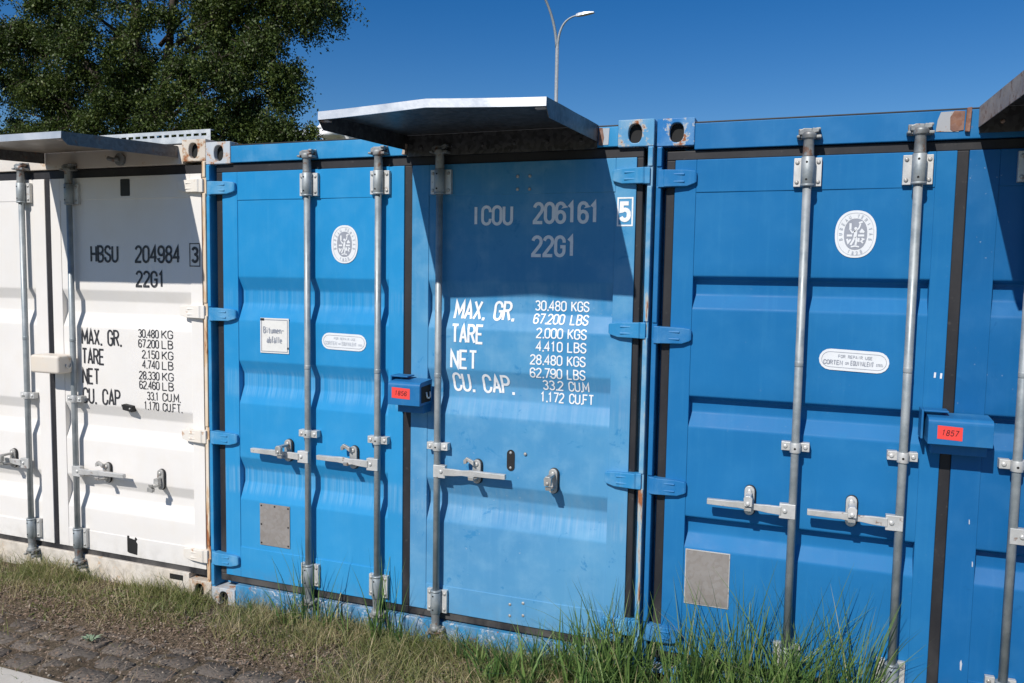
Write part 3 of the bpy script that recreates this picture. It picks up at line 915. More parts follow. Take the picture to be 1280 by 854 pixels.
m = MB(); m.prism_y([(L1(-.618), 1.062), (L1(-.552), 1.052), (L1(-.545), 1.066), (L1(-.550), 1.088), (L1(-.616), 1.096), (L1(-.622), 1.080)], -.006, .030); m.dome(L1(-.563), -.006, 1.072, .007, .005, 1)
m.build('latch_slot', [M_BLACK, M_KEEP], d1r, bevel=.002)
# left-over cam keeper on the header under the hood
m = MB(); m.tube([(L1(-.60), -.012, 2.500), (L1(-.60), .006, 2.500)], .036, 14); m.tube([(L1(-.66), -.03, 2.505), (L1(-.62), -.03, 2.495), (L1(-.60), -.012, 2.500)], .013, 10)
m.build('cam_keeper', M_GALVD, c1, bevel=.002)
# slot in the sill, its shade painted as a black block
m = MB(); m.box(L1(-.300), L1(-.205), .0035, .02, .098, .128); m.build('lashing_slot', M_HOLE, c1)
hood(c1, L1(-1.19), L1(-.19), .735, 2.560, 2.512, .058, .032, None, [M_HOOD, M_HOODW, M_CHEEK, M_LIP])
# lock box
def lock_box(root, x0, x1, z0, z1, mat, label_txt, lx, lz, lw, bracket=True, yfr=-.135):
    b = MB()
    r = .022
    P = [(.0, z0), (yfr, z0)]
    for i in range(6):
        t = PI + (-PI / 2) * i / 5
        P.append((yfr + r + r * math.cos(t), z1 - r + r * math.sin(t)))
    P += [(.0, z1 + .006)]
    b.prism_x(P, x0, x1)
    # black panel on the right end, painting the shade of its face and cutout
    b.prism_x([(-.015, z0 + .012), (yfr + .018, z0 + .012), (yfr + .018, z1 - .022), (-.015, z1 - .018)], x1 - .001, x1 + .0015, 1)
    o = b.build('lock_box', [mat, M_HOLE], root, bevel=.004, seg=3)
    u = MB(); cx = x1 + .004
    u.tube([(cx, -.070, z0 + .062), (cx + .002, -.070, z0 + .045), (cx + .002, -.062, z0 + .034), (cx + .002, -.046, z0 + .030), (cx + .002, -.032, z0 + .036), (cx, -.030, z0 + .060)], .0045, 8)
    u.build('shackle', M_STW, o)
    if bracket:
        f = MB()
        f.box(x0 - .020, x0 - .012, -.075, PY - .004, z0 + .010, z1 + .022)
        f.box(x0 - .012, x0 + .075, -.075, -.0, z1 + .015, z1 + .022)
        f.box(x0 + .02, x1 - .01, -.070, PY - .006, z0 - .045, z0 - .0005)
        f.build('box_bracket', mat, o, bevel=.002)
    s = MB()
    y = yfr - .0012
    h = .052
    tl = -.03
    s.add([(lx, y, lz + h), (lx, y, lz), (lx + lw, y, lz - .004), (lx + lw, y, lz + h - .004)], [(0, 1, 2, 3)], 0)
    if label_txt:
        text_into(s, label_txt, lx + lw * .17, lz + .014, .023, 0, lambda z: y - .0008, sw=.11, end=lx + lw * .80, m=1, step=.05, slant=.16, gap=.6, rot=-.03)
    s.build('red_label', [M_RED, M_INK], o, fixn=False)
    return o
lb = MB()
lb.box(L1(-1.20), L1(-.975), -.125, .0, 1.262, 1.368)
o = lb.build('lock_box', M_WFRAME, c1, bevel=.014, seg=4)
u = MB(); u.tube([(L1(-.972), -.075, 1.318), (L1(-.969), -.075, 1.302), (L1(-.969), -.060, 1.292), (L1(-.969), -.042, 1.300), (L1(-.972), -.040, 1.318)], .0045, 8); u.build('shackle', M_GALVL, o)

# =============================================================== CONTAINER 2 (middle)
W2 = 2.438
c2 = empty('shipping_container', (0, 0, 0))
tag(c2, 'light blue middle shipping container lettered ICOU 206161 with a faded right door under a hood', 'shipping container', 'shipping containers in a row')
container_shell(c2, W2, (M_C2F, M_C2F, M_POST, M_CASTG, M_CASTB, M_SILL, M_SIDE))
pts2 = profile_pts([1.868, 1.412, .877], [.236, .236, .236], .032, .072, .095, .37, 2.278, .007)
pts2r = profile_pts([1.868, 1.434, .877], [.236, .225, .215], .030, .075, .085, .335, 2.278, .008)
d2l = door_leaf(c2, .096, 1.204, .198, 2.428, .195, 1.119, pts2, M_C2L, 2.278, .37)
d2r = door_leaf(c2, 1.248, 2.362, .198, 2.428, 1.340, 2.268, pts2r, M_C2R, 2.278, .335)
d2r['label'] = 'faded chalky blue door leaf with white stencilled weights'
d2l['label'] = 'bright sky blue door leaf with a white waste sign and an oval emblem'
gaskets(c2, 1.204, 1.248, (.052, .096), (2.362, 2.391), .158, .198, 2.428, 2.474, .052, 2.391)
for z in (.287, .975, 1.660, 2.345):
    hinge(d2l, .016, 1, z, M_HINGE)
    hinge(d2r, W2 - .012, -1, z, M_HINGE, L=.170)
rod_assembly(d2l, .660, 2.506, .135, mid=1.050)
rod_assembly(d2l, 1.076, 2.506, .135, mid=1.052)
rod_assembly(d2r, 1.412, 2.500, .110, mid=1.050)
handle(d2l, .660, -1, .928); keeper(d2l, .522, .945)
handle(d2l, 1.076, -1, .928); keeper(d2l, .925, .945, 1)
handle(d2r, 1.412, 1, .930, L=.370); keeper(d2r, 1.618, .940, 1)
keeper(d2r, 2.008, .933)
yl = SURF[d2l.name]; yr = SURF[d2r.name]
emblem(d2l, .862, 2.043, .078, .097, yl)
capsule_sticker(d2l, .857, 1.541, .265, .086, yl, False, -.02)
# waste sign
m = MB(); x0, x1, z0, z1 = .338, .520, 1.462, 1.650
y = yl.low(x0, x1, z0, z1) + .001
m.box(x0, x1, y - .003, y, z0, z1, 0)
rb = stroke_geo([(x0 + .008, z0 + .009), (x1 - .008, z0 + .009), (x1 - .008, z1 - .009), (x0 + .008, z1 - .009), (x0 + .008, z0 + .009)], .0018)
P = []
for A, B in rb: P += [(A.x, y - .0042, A.y), (B.x, y - .0042, B.y)]
m.add(P, [(2 * i, 2 * i + 1, 2 * i + 3, 2 * i + 2) for i in range(4)], 1)
text_into(m, 'Bitumen-', x0 + .022, 1.568, .037, 0, lambda z: y - .0046, end=x1 - .030, sw=.13, m=1, step=.05, gap=.45)
text_into(m, 'abfälle', x0 + .044, 1.516, .037, 0, lambda z: y - .0046, end=x1 - .044, sw=.13, m=1, step=.05, gap=.45)
m.box(x0 + .002, x0 + .026, y - .005, y - .003, z1 - .014, z1 - .002, 2); m.box(x1 - .009, x1 - .001, y - .005, y - .003, z0 + .024, z0 + .034, 2)
sg = m.build('waste_sign', [M_SIGN, M_STG, M_BLACK], d2l)
sg.rotation_euler = (0, 0, 0)
plate(d2l, .326, .520, .400, .632, M_DULL, yl.low(.326, .520, .400, .632) + .001)
# stencilled weights on the right leaf
lettering(d2r, M_LW, 'ICOU', 1.570, 2.132, .096, 1.772, yr, sw=.15, gap=.38)
lettering(d2r, M_LW, '206161', 1.885, 2.137, .103, 2.193, yr, sw=.15, gap=.38)
lettering(d2r, M_LW, '22G1', 1.880, 1.984, .102, 2.088, yr, sw=.15, gap=.38)
for s, za, xa, xe, sl in (('MAX. GR.', 1.678, 1.473, 1.778, .10), ('TARE', 1.562, 1.470, 1.633, 0), ('NET', 1.436, 1.467, 1.601, 0), ('CU. CAP.', 1.322, 1.477, 1.785, -.06)):
    lettering(d2r, M_LW, s, xa, za, .096, xe, yr, sw=.125, gap=.36, slant=sl)
for i, (s, u, xa, xe, ua, ue, z) in enumerate((('30.480', 'KGS', 1.890, 2.040, 2.068, 2.150, 1.732), ('67.200', 'LBS', 1.885, 2.033, 2.066, 2.148, 1.670), ('2.000', 'KGS', 1.908, 2.034, 2.062, 2.148, 1.604), ('4.410', 'LBS', 1.908, 2.034, 2.062, 2.148, 1.542),
                                  ('28.480', 'KGS', 1.880, 2.034, 2.062, 2.146, 1.478), ('62.790', 'LBS', 1.880, 2.034, 2.062, 2.146, 1.415), ('33.2', 'CU.M', 1.938, 2.036, 2.066, 2.160, 1.357), ('1.172', 'CU.FT', 1.925, 2.038, 2.068, 2.182, 1.298))):
    lettering(d2r, M_LW, s, xa, z, .050, xe, yr, sw=.13, gap=.34, slant=(.08 if i == 1 else 0))
    lettering(d2r, M_LW, u, ua, z, .050, ue, yr, sw=.13, gap=.34, slant=(.08 if i == 1 else 0))
m = MB(); yy = PY - .0055
text_into(m, '5', 2.296, 2.143, .092, 0, lambda z: yy, end=2.332, sw=.20)
rb = stroke_geo([(2.282, 2.128), (2.348, 2.128), (2.348, 2.250), (2.282, 2.250), (2.282, 2.128)], .0034); P = []
for A, B in rb: P += [(A.x, yy, A.y), (B.x, yy, B.y)]
m.add(P, [(2 * i, 2 * i + 1, 2 * i + 3, 2 * i + 2) for i in range(4)]); m.build('lettering', M_LW, d2r, fixn=False)
# leftovers of the removed rod
m = MB(); m.prism_y(stadium(1.788, 1.008, .040, .104), PY - .003, PY + .001); m.dome(1.788, PY - .003, 1.045, .008, .005, 1); m.dome(1.788, PY - .003, .972, .007, .004, 1)
m.build('rubber_pad', [M_BLACK, M_KEEP], d2r)
for x, z, pale in ((1.862, 1.046, 0), (1.797, .295, 1), (1.797, .238, 1), (1.865, .312, 1), (1.866, .250, 1), (1.80, 2.36, 0), (1.86, 2.36, 0), (1.80, 2.30, 0), (1.86, 2.30, 0)):
    m = MB(); m.dome(x, PY - .003, z, .0085, .006); m.build('bolt', M_KEEP, d2r)
# folded dirt/wear patch where a guide plate sat
for x in (1.795, 1.866):
    m = MB(); m.prism_y(stadium(x, .275, .026, .110), PY - .0048, PY - .001); m.build('plate_mark', M_C2R, d2r)
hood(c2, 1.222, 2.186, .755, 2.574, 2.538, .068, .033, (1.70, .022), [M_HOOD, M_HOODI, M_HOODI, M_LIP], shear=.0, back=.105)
m = MB(); m.prism_y([(1.205, 2.478), (1.222, 2.478), (1.228, 2.530), (1.216, 2.530)], -.02, .004); m.build('hood_bracket', M_LIP, c2, bevel=.002)
lock_box(c2, 1.200, 1.372, 1.262, 1.375, M_BOX2, '1856', 1.222, 1.296, .098)

# =============================================================== CONTAINER 3 (right)
X3 = 2.4500
c3 = empty('shipping_container', (X3, 0, -.004))
tag(c3, 'deep blue shipping container at the right with a red 1857 label on its lock box', 'shipping container', 'shipping containers in a row')
container_shell(c3, W1, (M_C3F, M_C3F, M_C3F, M_CASTB3, M_CASTB3, M_SILL, M_SIDE), hb=2.455)
pts3 = profile_pts([1.908, 1.380, .838], [.140, .135, .142], .042, .012, .062, .30, 2.272, .009)
d3l = door_leaf(c3, .082, 1.172, .20, 2.412, .174, 1.100, pts3, M_C3, 2.272, .30)
pts3 = pts3
d3r = door_leaf(c3, 1.214, 2.345, .20, 2.412, 1.320, 2.250, pts3, M_C3R, 2.272, .30)
d3r['label'] = 'darker blue right door leaf with small white scratches'
gaskets(c3, 1.172, 1.214, (.044, .082), (2.345, 2.388), .158, .200, 2.412, 2.452, .044, 2.388)
for z in (.285, .967, 1.648, 2.333):
    hinge(d3l, .012, 1, z, M_HINGE3, L=.165, h=.076); hinge(d3r, W1 - .014, -1, z, M_HINGE3, L=.165)
rod_assembly(d3l, .626, 2.500, .13, mid=1.200, y=-.038); rod_assembly(d3l, 1.034, 2.498, .13, mid=1.197, y=-.038)
rod_assembly(d3r, 1.43, 2.500, .13, mid=1.2, y=-.038); rod_assembly(d3r, 1.86, 2.500, .13, mid=1.2, y=-.038)
for x, kx in ((.626, .448), (1.034, .855)):
    handle(d3l, x, -1, .930, L=.350, y=-.050); keeper(d3l, kx, .945, h=.128, mat=M_GALVL)
for x in (1.43, 1.86):
    handle(d3r, x, 1, .930, L=.350, y=-.050); keeper(d3r, x + .18, .945, h=.128, mat=M_GALVL)
y3f = SURF[d3l.name]
emblem(d3l, .820, 2.090, .078, .096, y3f)
capsule_sticker(d3l, .837, 1.571, .268, .088, y3f, True, -.035)
plate(d3l, .186, .372, .445, .688, M_DULL, y3f.low(.186, .372, .445, .688) + .001, screws=False, rim=M_GALVL)
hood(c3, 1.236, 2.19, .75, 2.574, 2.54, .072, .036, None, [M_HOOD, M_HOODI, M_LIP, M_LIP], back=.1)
lock_box(c3, 1.108, 1.330, 1.275, 1.378, M_BOX2, '1857', 1.140, 1.298, .086, yfr=-.12)
m = MB(); m.prism_y([(1.09, 2.486), (1.17, 2.482), (1.172, 2.562), (1.105, 2.560), (1.095, 2.53)], .0035, .007); m.build('bare_metal_patch', paint('bare_primer', (.36, .37, .38), (.30, .32, .34), (.42, .42, .42), .5, rust=.5, seed=3), c3)
m = MB(); m.prism_y([(1.140, 2.492), (1.150, 2.484), (1.186, 2.488), (1.188, 2.560), (1.152, 2.563), (1.138, 2.54)], .0015, .005); m.build('rust_patch', M_RUSTY, c3)
m = MB(); m.prism_y([(1.190, 2.480), (1.206, 2.478), (1.210, 2.572), (1.193, 2.570)], -.012, .004); m.build('hood_bracket', M_RUSTY, c3, bevel=.002)
m = MB(); m.prism_y([(2.188, 2.486), (2.206, 2.484), (2.212, 2.52), (2.204, 2.562), (2.188, 2.562)], .0015, .005); m.build('rust_patch', M_RUSTY, c2)
m = MB(); m.prism_y([(2.200 - 0, 2.486), (2.232, 2.486), (2.236, 2.560), (2.196, 2.560)], .0035, .007); m.build('bare_metal_patch', paint('bare_primer_pale', (.40, .44, .48), (.34, .38, .42), (.5, .5, .5), .5, rust=.5, seed=4), c2)
for x, z in ((1.138, 1.53), (1.160, 1.528)):
    m = MB(); m.prism_y([(x - .004, z - .011), (x + .003, z - .011), (x + .004, z + .010), (x - .003, z + .011)], PY - .0052, PY - .004); m.build('scratch', M_STW, d3l)
for x, z, s in ((1.292, .36, .7), (1.290, .95, .3), (1.31, .78, .35)):
    m = MB(); m.prism_y([(x - .004 * s, z - .03 * s), (x + .002, z - .035 * s), (x + .006 * s, z + .005), (x, z + .03 * s), (x - .006 * s, z + .01)], PY - .0052, PY - .004); m.build('scratch', M_STGL, d3r)

# =============================================================== slotted channel lying on the white container
m = MB()
x0, x1, yb, zb = -1.30, -.048, .095, 2.612
zt = zb + .070
slots = [(x1 - .028 - i * .0525, x1 - .064 - i * .0525) for i in range(23)]
zs0, zs1 = zb + .036, zb + .050
m.box(x0, x1, yb, yb + .002, zb, zs0); m.box(x0, x1, yb, yb + .002, zs1, zt)
px = x1
for a, b in slots:
    m.box(a, px, yb, yb + .002, zs0, zs1); px = b
m.box(x0, px, yb, yb + .002, zs0, zs1)
m.box(x0, x1, yb + .002, yb + .05, zb, zb + .002); m.box(x0, x1, yb + .002, yb + .03, zt - .002, zt)
o = m.build('cable_channel', metal('channel_zinc', (.48, .50, .51), (.58, .6, .6), .45, .4), None)
tag(o, 'slotted galvanised metal cable channel lying on the roof of the white container', 'cable channel')

# =============================================================== street lamp
lamp = empty('street_lamp', (-7.45, 30, 0))
tag(lamp, 'tall grey twin arm street lamp standing beyond the containers', 'street lamp')
M_LAMP = metal('lamp_pole_zinc', (.26, .29, .31), (.34, .37, .39), .5, .3)
m = MB(); m.tube([(0, 0, 0), (0, 0, 4), (0, 0, 11.9)], [.11, .095, .075], 16); m.rod_z(0, 0, 0, .9, .13, 16); m.build('pole', M_LAMP, lamp)
def bez(p, n=14):
    p = [Vector(q) for q in p]; o = []
    for i in range(n + 1):
        t = i / n
        o.append(p[0] * (1 - t) ** 3 + p[1] * 3 * t * (1 - t) ** 2 + p[2] * 3 * t * t * (1 - t) + p[3] * t ** 3)
    return o
ar = bez([(.01, 0, 11.7), (.04, 0, 12.6), (.30, 0, 12.95), (.86, 0, 13.02)])
m = MB(); m.tube(ar, [.060 - .002 * i for i in range(15)], 12); m.build('arm', M_LAMP, lamp)
al = bez([(-.01, 0, 11.7), (-.08, -.1, 12.9), (-.32, -.3, 13.6), (-.9, -1.0, 14.6)])
m = MB(); m.tube(al, [.065 - .0015 * i for i in range(15)], 12); m.build('arm', M_LAMP, lamp)
for (bx_, by_, bz_, ux, uy) in ((.80, 0, 13.02, 1, 0), (-.86, -.95, 14.56, -.65, -.75)):
    m = MB()
    d = Vector((ux, uy, .06)).normalized(); n_ = Vector((-d.y, d.x, 0)).normalized(); b = Vector((bx_, by_, bz_))
    secs = [(0, .05, .05, .05), (.12, .08, .08, .06), (.32, .12, .07, .05), (.62, .12, .05, .03), (.80, .07, .03, .02)]
    vs = []
    for t, w, up, dn in secs:
        c = b + d * t
        vs += [tuple(c + n_ * w - Vector((0, 0, dn))), tuple(c - n_ * w - Vector((0, 0, dn))), tuple(c - n_ * w * .8 + Vector((0, 0, up))), tuple(c + n_ * w * .8 + Vector((0, 0, up)))]
    fs = [tuple((i * 4 + q, i * 4 + (q + 1) % 4, i * 4 + 4 + (q + 1) % 4, i * 4 + 4 + q)) for i in range(4) for q in range(4)] + [(0, 1, 2, 3), (19, 18, 17, 16)]
    m.add(vs, fs); m.build('lamp_head', M_HOOD, lamp, bevel=.01)

# =============================================================== trees
def leaf_mat(name, a, b, c):
    n = NT(name)
    at = n.n('ShaderNodeAttribute'); at.attribute_name = 'tone'
    col = n.mix(n.ramp(at.outputs['Fac'], 0, .6), a, b)
    col = n.mix(n.ramp(at.outputs['Fac'], .75, 1), col, c)
    n.out(col, .5, None, 0, .3)
    tr = n.n('ShaderNodeBsdfTranslucent'); mx = n.n('ShaderNodeMixShader'); mx.inputs[0].default_value = .22
    n.link(col, tr.inputs[0]); n.link(n.b.outputs[0], mx.inputs[1]); n.link(tr.outputs[0], mx.inputs[2])
    n.link(mx.outputs[0], n.t.nodes['Material Output'].inputs[0])
    return n.m
M_LEAF = leaf_mat('tree_leaf', (.030, .048, .010), (.070, .105, .020), (.16, .19, .05))
M_BARK = plain('bark', (.060, .045, .032), .85, .5, scale=12)

import numpy as np
def mesh_np(name, V, F, mat, tone=None, parent=None, smooth=False):
    me = bpy.data.meshes.new(name)
    V = np.asarray(V, np.float32); F = np.asarray(F, np.int32)
    me.vertices.add(len(V)); me.vertices.foreach_set('co', V.ravel())
    k_ = F.shape[1]
    me.loops.add(F.size); me.loops.foreach_set('vertex_index', F.ravel())
    me.polygons.add(len(F)); me.polygons.foreach_set('loop_start', np.arange(0, F.size, k_, dtype=np.int32)); me.polygons.foreach_set('loop_total', np.full(len(F), k_, np.int32))
    me.polygons.foreach_set('use_smooth', np.full(len(F), smooth))
    me.update(calc_edges=True)
    me.validate()
    if tone is not None:
        a = me.attributes.new('tone', 'FLOAT', 'POINT'); a.data.foreach_set('value', np.asarray(tone, np.float32))
    me.materials.append(mat)
    o = bpy.data.objects.new(name, me); C.objects.link(o)
    if parent: o.parent = parent
    return o

rng = np.random.default_rng(3)
def leaves(centres, size, tones):
    """one folded leaf (two triangles as a bent quad) per centre"""
    n = len(centres)
    d = rng.normal(size=(n, 3)); d[:, 2] -= .5; d /= np.linalg.norm(d, axis=1)[:, None]
    u = np.cross(d, rng.normal(size=(n, 3))); u /= np.linalg.norm(u, axis=1)[:, None]
    s = size * rng.uniform(.6, 1.25, n)[:, None]
    c = centres
    V = np.stack([c, c + d * s * .5 + u * s * .28, c + d * s, c + d * s * .5 - u * s * .28], 1).reshape(-1, 3)
    F = np.arange(4 * n).reshape(n, 4)
    return V, F, np.repeat(tones, 4)

def tree(loc, label, H, blobs, n_leaf, size, trunk_paths):
    """blobs: (x,y,z,rx,ry,rz) twig-bearing volumes relative to the tree foot"""
    t = empty('tree', loc); tag(t, label, 'tree', 'trees beyond the containers')
    m = MB()
    for path, r0_, r1_ in trunk_paths:
        n = len(path); m.tube(path, [r0_ + (r1_ - r0_) * i / (n - 1) for i in range(n)], 10)
    m.build('trunk', M_BARK, t)
    # sub-branches + twigs carrying leaves
    cs = []; tn = []; br = MB()
    vol = np.array([b[3] * b[4] * b[5] for b in blobs]) ** .67; vol /= vol.sum()
    for b, w in zip(blobs, vol):
        nt = max(6, int(n_leaf * w / 42))
        nc = max(5, int(nt / 26)); cl = []
        for i in range(nc):
            q = rng.normal(size=3); q /= np.linalg.norm(q); q *= rng.uniform(.2, 1.0) ** .5
            cl.append((q, rng.uniform(.16, .42), rng.normal() * .10))
        for i in range(nt):
            q, cr, ct = cl[rng.integers(nc)]
            c = np.array(b[:3]) + q * np.array(b[3:6]) + rng.normal(size=3) * cr * np.array([1, 1, .6])
            # twig: hangs outward and down
            dr = q * np.array([1, 1, .3]) + np.array([0, 0, -.75]) + rng.normal(size=3) * .35
            dr /= np.linalg.norm(dr)
            ln = rng.uniform(.3, .8)
            tt = rng.uniform(0, 1, 42)[:, None]
            p = c + dr * ln * tt + np.array([0, 0, -.25]) * tt ** 2 + rng.normal(size=(42, 3)) * .10
            cs.append(p); tn.append(np.clip(rng.normal(.36, .25, 42) + ct + rng.normal() * .12, 0, 1))
            if i % 3 == 0: br.tube([tuple(c - dr * .2), tuple(c + dr * ln * .8)], [.016, .006], 4)
        br.tube([(b[0] * .3, b[1] * .3, b[2] - b[5] * .9), (b[0] * .7, b[1] * .7, b[2] - b[5] * .3), tuple(b[:3])], [.09, .06, .03], 6)
    br.build('branches', M_BARK, t, fixn=False)
    V, F, T = leaves(np.concatenate(cs), size, np.concatenate(tn))
    mesh_np('crown', V, F, M_LEAF, T, t)
    return t

cy = 22.0
def at_y(u, v, y):
    d = rv * ((u - 640) / 1001.7) + uv * (-(v - 427) / 1001.7) + fv
    t = (y + 3.5579) / d.y
    return Vector((3.1039, -3.5579, 1.8816)) + d * t
foot = at_y(190, 355, cy); foot.z = 0
def rel(u, v, y=cy):
    p = at_y(u, v, y); return (p.x - foot.x, p.y - foot.y, p.z)
bl = []
def blob(u, v, ru, rv_, dy=0.0):
    x, y, z = rel(u, v, cy + dy)
    s = (at_y(u + 10, v, cy + dy) - at_y(u, v, cy + dy)).length / 10
    bl.append((x, y, z, ru * s, min(ru * s, 1.6), rv_ * s))
random.seed(11)
for a in ((105, 15, 50, 34, 0), (40, 60, 55, 40, 0), (150, 60, 46, 30, -.8), (235, 20, 50, 32, .4), (310, 12, 52, 30, 0), (370, -6, 40, 24, .3), (395, 2, 26, 18, 0), (300, 62, 48, 30, -.5), (338, 70, 32, 28, 0),
          (358, 98, 18, 26, 0), (270, 105, 52, 30, -1.2), (325, 120, 30, 30, -.4), (100, 108, 50, 34, .2), (30, 140, 55, 40, .5), (175, 135, 46, 26, 0.3), (230, 150, 56, 26, -1), (310, 162, 45, 20, -.3), (365, 168, 28, 16, .2), (100, 165, 50, 24, 0),
          (200, 95, 30, 24, 1.5), (60, -60, 80, 40, 0), (200, -70, 90, 50, 0), (320, -60, 70, 40, .5), (140, -130, 90, 50, 0), (300, -120, 70, 50, 0), (-40, 60, 50, 80, 0), (330, 190, 60, 24, 0), (150, 200, 90, 30, 0), (400, 6, 22, 14, .3), (345, 38, 24, 18, .6)):
    blob(*a)
tp = [([rel(178, 420), rel(176, 260), rel(174, 150), rel(168, 70), rel(172, -40)], .36, .16),
      ([rel(178, 240), rel(192, 150), rel(210, 90), rel(214, 20), rel(230, -90)], .22, .10),
      ([rel(176, 200), rel(135, 120), rel(95, 60), rel(70, -40)], .14, .06),
      ([rel(192, 160), rel(250, 100), rel(300, 60), rel(350, 20)], .12, .04),
      ([rel(190, 190), rel(260, 150), rel(330, 130)], .10, .03)]
tp = [([(a, b, (c if i or k_ else 0)) for i, (a, b, c) in enumerate(p)], r0_, r1_) for k_, (p, r0_, r1_) in enumerate(tp)]
tree((foot.x, foot.y, 0), 'large dark green tree rising behind the white and light blue containers', 16, bl, 430000, .12, tp)

# =============================================================== ground
def gh(x, y):
    """ground height: verge of turf along the containers, lower setts, concrete strip"""
    z = .028 + .018 * noise.noise(Vector((x * 1.3, y * 1.7, 1))) + .008 * noise.noise(Vector((x * 6, y * 6, 2)))
    edge = -.36 + .13 * noise.noise(Vector((x * 1.1, 4, 0)))
    if x > .9: edge -= (x - .9) * .75
    t = min(1, max(0, (y - (edge - .10)) / .20)); t = t * t * (3 - 2 * t)
    low = -.034
    return low + (z - low) * t, t
def soil_mat():
    n = NT('soil')
    a = n.noise(3.2, 5, .6); b = n.noise(26, 6, .7); c = n.noise(110, 3, .7)
    col = n.mix(n.ramp(a, .35, .65), (.085, .062, .042), (.125, .098, .068))
    col = n.mix(n.ramp(b, .45, .70), col, (.055, .046, .030))
    col = n.mix(n.math('MULTIPLY', n.ramp(c, .58, .70), .7), col, (.24, .19, .13))
    nm = n.bump(b, .7, .02); nm = n.bump(c, .5, .006, nm)
    return n.out(col, .92, nm, 0, .2)
M_SOIL = soil_mat()
# far ground sheet
def far_mat():
    n = NT('verge_far')
    a = n.noise(.4, 5, .6); b = n.noise(6, 5, .7)
    col = n.mix(n.ramp(a, .4, .6), (.075, .085, .035), (.12, .10, .065)); col = n.mix(n.ramp(b, .5, .7), col, (.05, .06, .025))
    return n.out(col, .9, n.bump(b, .5, .03), 0, .2)
m = MB(); m.add([(-900, -900, -.09), (900, -900, -.09), (900, 900, -.09), (-900, 900, -.09)], [(0, 1, 2, 3)])
tag(m.build('ground', far_mat(), None), None, None, None, 'structure')
xs = np.arange(-4.2, 6.0, .035); ys = np.arange(-1.05, .52, .03)
V = []; nxx, nyy = len(xs), len(ys)
for y in ys:
    for x in xs:
        h, t = gh(x, y)
        if y < -.90: h = -.045
        V.append((x, y, h + .006 * noise.noise(Vector((x * 19, y * 19, 7)))))
F = [(j * nxx + i, j * nxx + i + 1, (j + 1) * nxx + i + 1, (j + 1) * nxx + i) for j in range(nyy - 1) for i in range(nxx - 1)]
tag(mesh_np('soil', V, F, M_SOIL, None, None, True), None, None, None, 'structure')
# concrete strip, its unseen depth widened to bounce warm light
def conc_mat():
    n = NT('concrete')
    a = n.noise(3, 5, .6); b = n.noise(60, 4, .7)
    col = n.mix(n.ramp(a, .35, .7), (.50, .47, .42), (.42, .39, .34)); col = n.mix(n.math('MULTIPLY', n.ramp(b, .55, .7), .4), col, (.25, .22, .18))
    return n.out(col, .85, n.bump(b, .3, .004), 0, .3)
m = MB(); m.box(-14, 20, -2.1, -.905, -.088, -.022); tag(m.build('concrete_pavement', conc_mat(), None, bevel=.008), None, None, None, 'structure')

M_ASPH = plain('asphalt', (.075, .072, .070), .85, .35, scale=60)
m = MB(); m.box(-14, 20, -14, -2.11, -.088, -.040); tag(m.build('road', M_ASPH, None), None, None, None, 'structure')
# setts: each stone an object sharing a few meshes
def sett_mat():
    n = NT('sett_stone')
    oi = n.n('ShaderNodeObjectInfo')
    a = n.noise(9, 5, .65); b = n.noise(70, 4, .7)
    col = n.mix(oi.outputs['Random'], (.115, .096, .080), (.175, .148, .122))
    col = n.mix(n.ramp(a, .4, .7), col, (.075, .062, .050)); col = n.mix(n.math('MULTIPLY', n.ramp(b, .6, .72), .5), col, (.20, .17, .13))
    nm = n.bump(a, .5, .012); nm = n.bump(b, .35, .003, nm)
    return n.out(col, .72, nm, 0, .35)
M_SETT = sett_mat()
pav = empty('sett_paving', (0, -.6, -.05)); pav['kind'] = 'structure'
sm = []
for v_ in range(7):
    mb_ = MB(); nx_, ny_ = 7, 5
    w, d = 1.0, 1.0
    vs = []
    for j in range(ny_):
        for i in range(nx_):
            a = (-1, -.90, -.45, 0, .45, .90, 1)[i]; b = (-1, -.86, 0, .86, 1)[j]
            rr = max(abs(a), abs(b))
            # superellipse outline
            L_ = (abs(a) ** 4 + abs(b) ** 4) ** .25
            s_ = 1 - (1 - (rr / L_ if L_ > 0 else 1)) * .8
            X, Y = a * s_ * .5, b * s_ * .5
            X += .03 * noise.noise(Vector((X * 3, Y * 3, v_ * 5 + 1))); Y += .05 * noise.noise(Vector((X * 3, Y * 3, v_ * 5 + 3)))
            zz = .0 if rr < .95 else -.012
            vs.append((X, Y, zz + .006 * noise.noise(Vector((X * 3, Y * 3, v_ * 9)))))
    mb_.add(vs, [(j * nx_ + i, j * nx_ + i + 1, (j + 1) * nx_ + i + 1, (j + 1) * nx_ + i) for j in range(ny_ - 1) for i in range(nx_ - 1)], 0, True)
    # skirt
    ring_ = [i for i in range(nx_)] + [j * nx_ + nx_ - 1 for j in range(1, ny_)] + [(ny_ - 1) * nx_ + i for i in range(nx_ - 2, -1, -1)] + [j * nx_ for j in range(ny_ - 2, 0, -1)]
    q = len(mb_.v); mb_.v += [(mb_.v[i][0], mb_.v[i][1], -.07) for i in ring_]
    for i in range(len(ring_)):
        j = (i + 1) % len(ring_)
        mb_.f.append([ring_[j], ring_[i], q + i, q + j]); mb_.mi.append(0); mb_.sm.append(True)
    o = mb_.build('sett', M_SETT, pav); sm.append(o.data); 
    if v_: bpy.data.objects.remove(o)
    else: first = o
random.seed(5)
used = False; row = 0; y = -.885
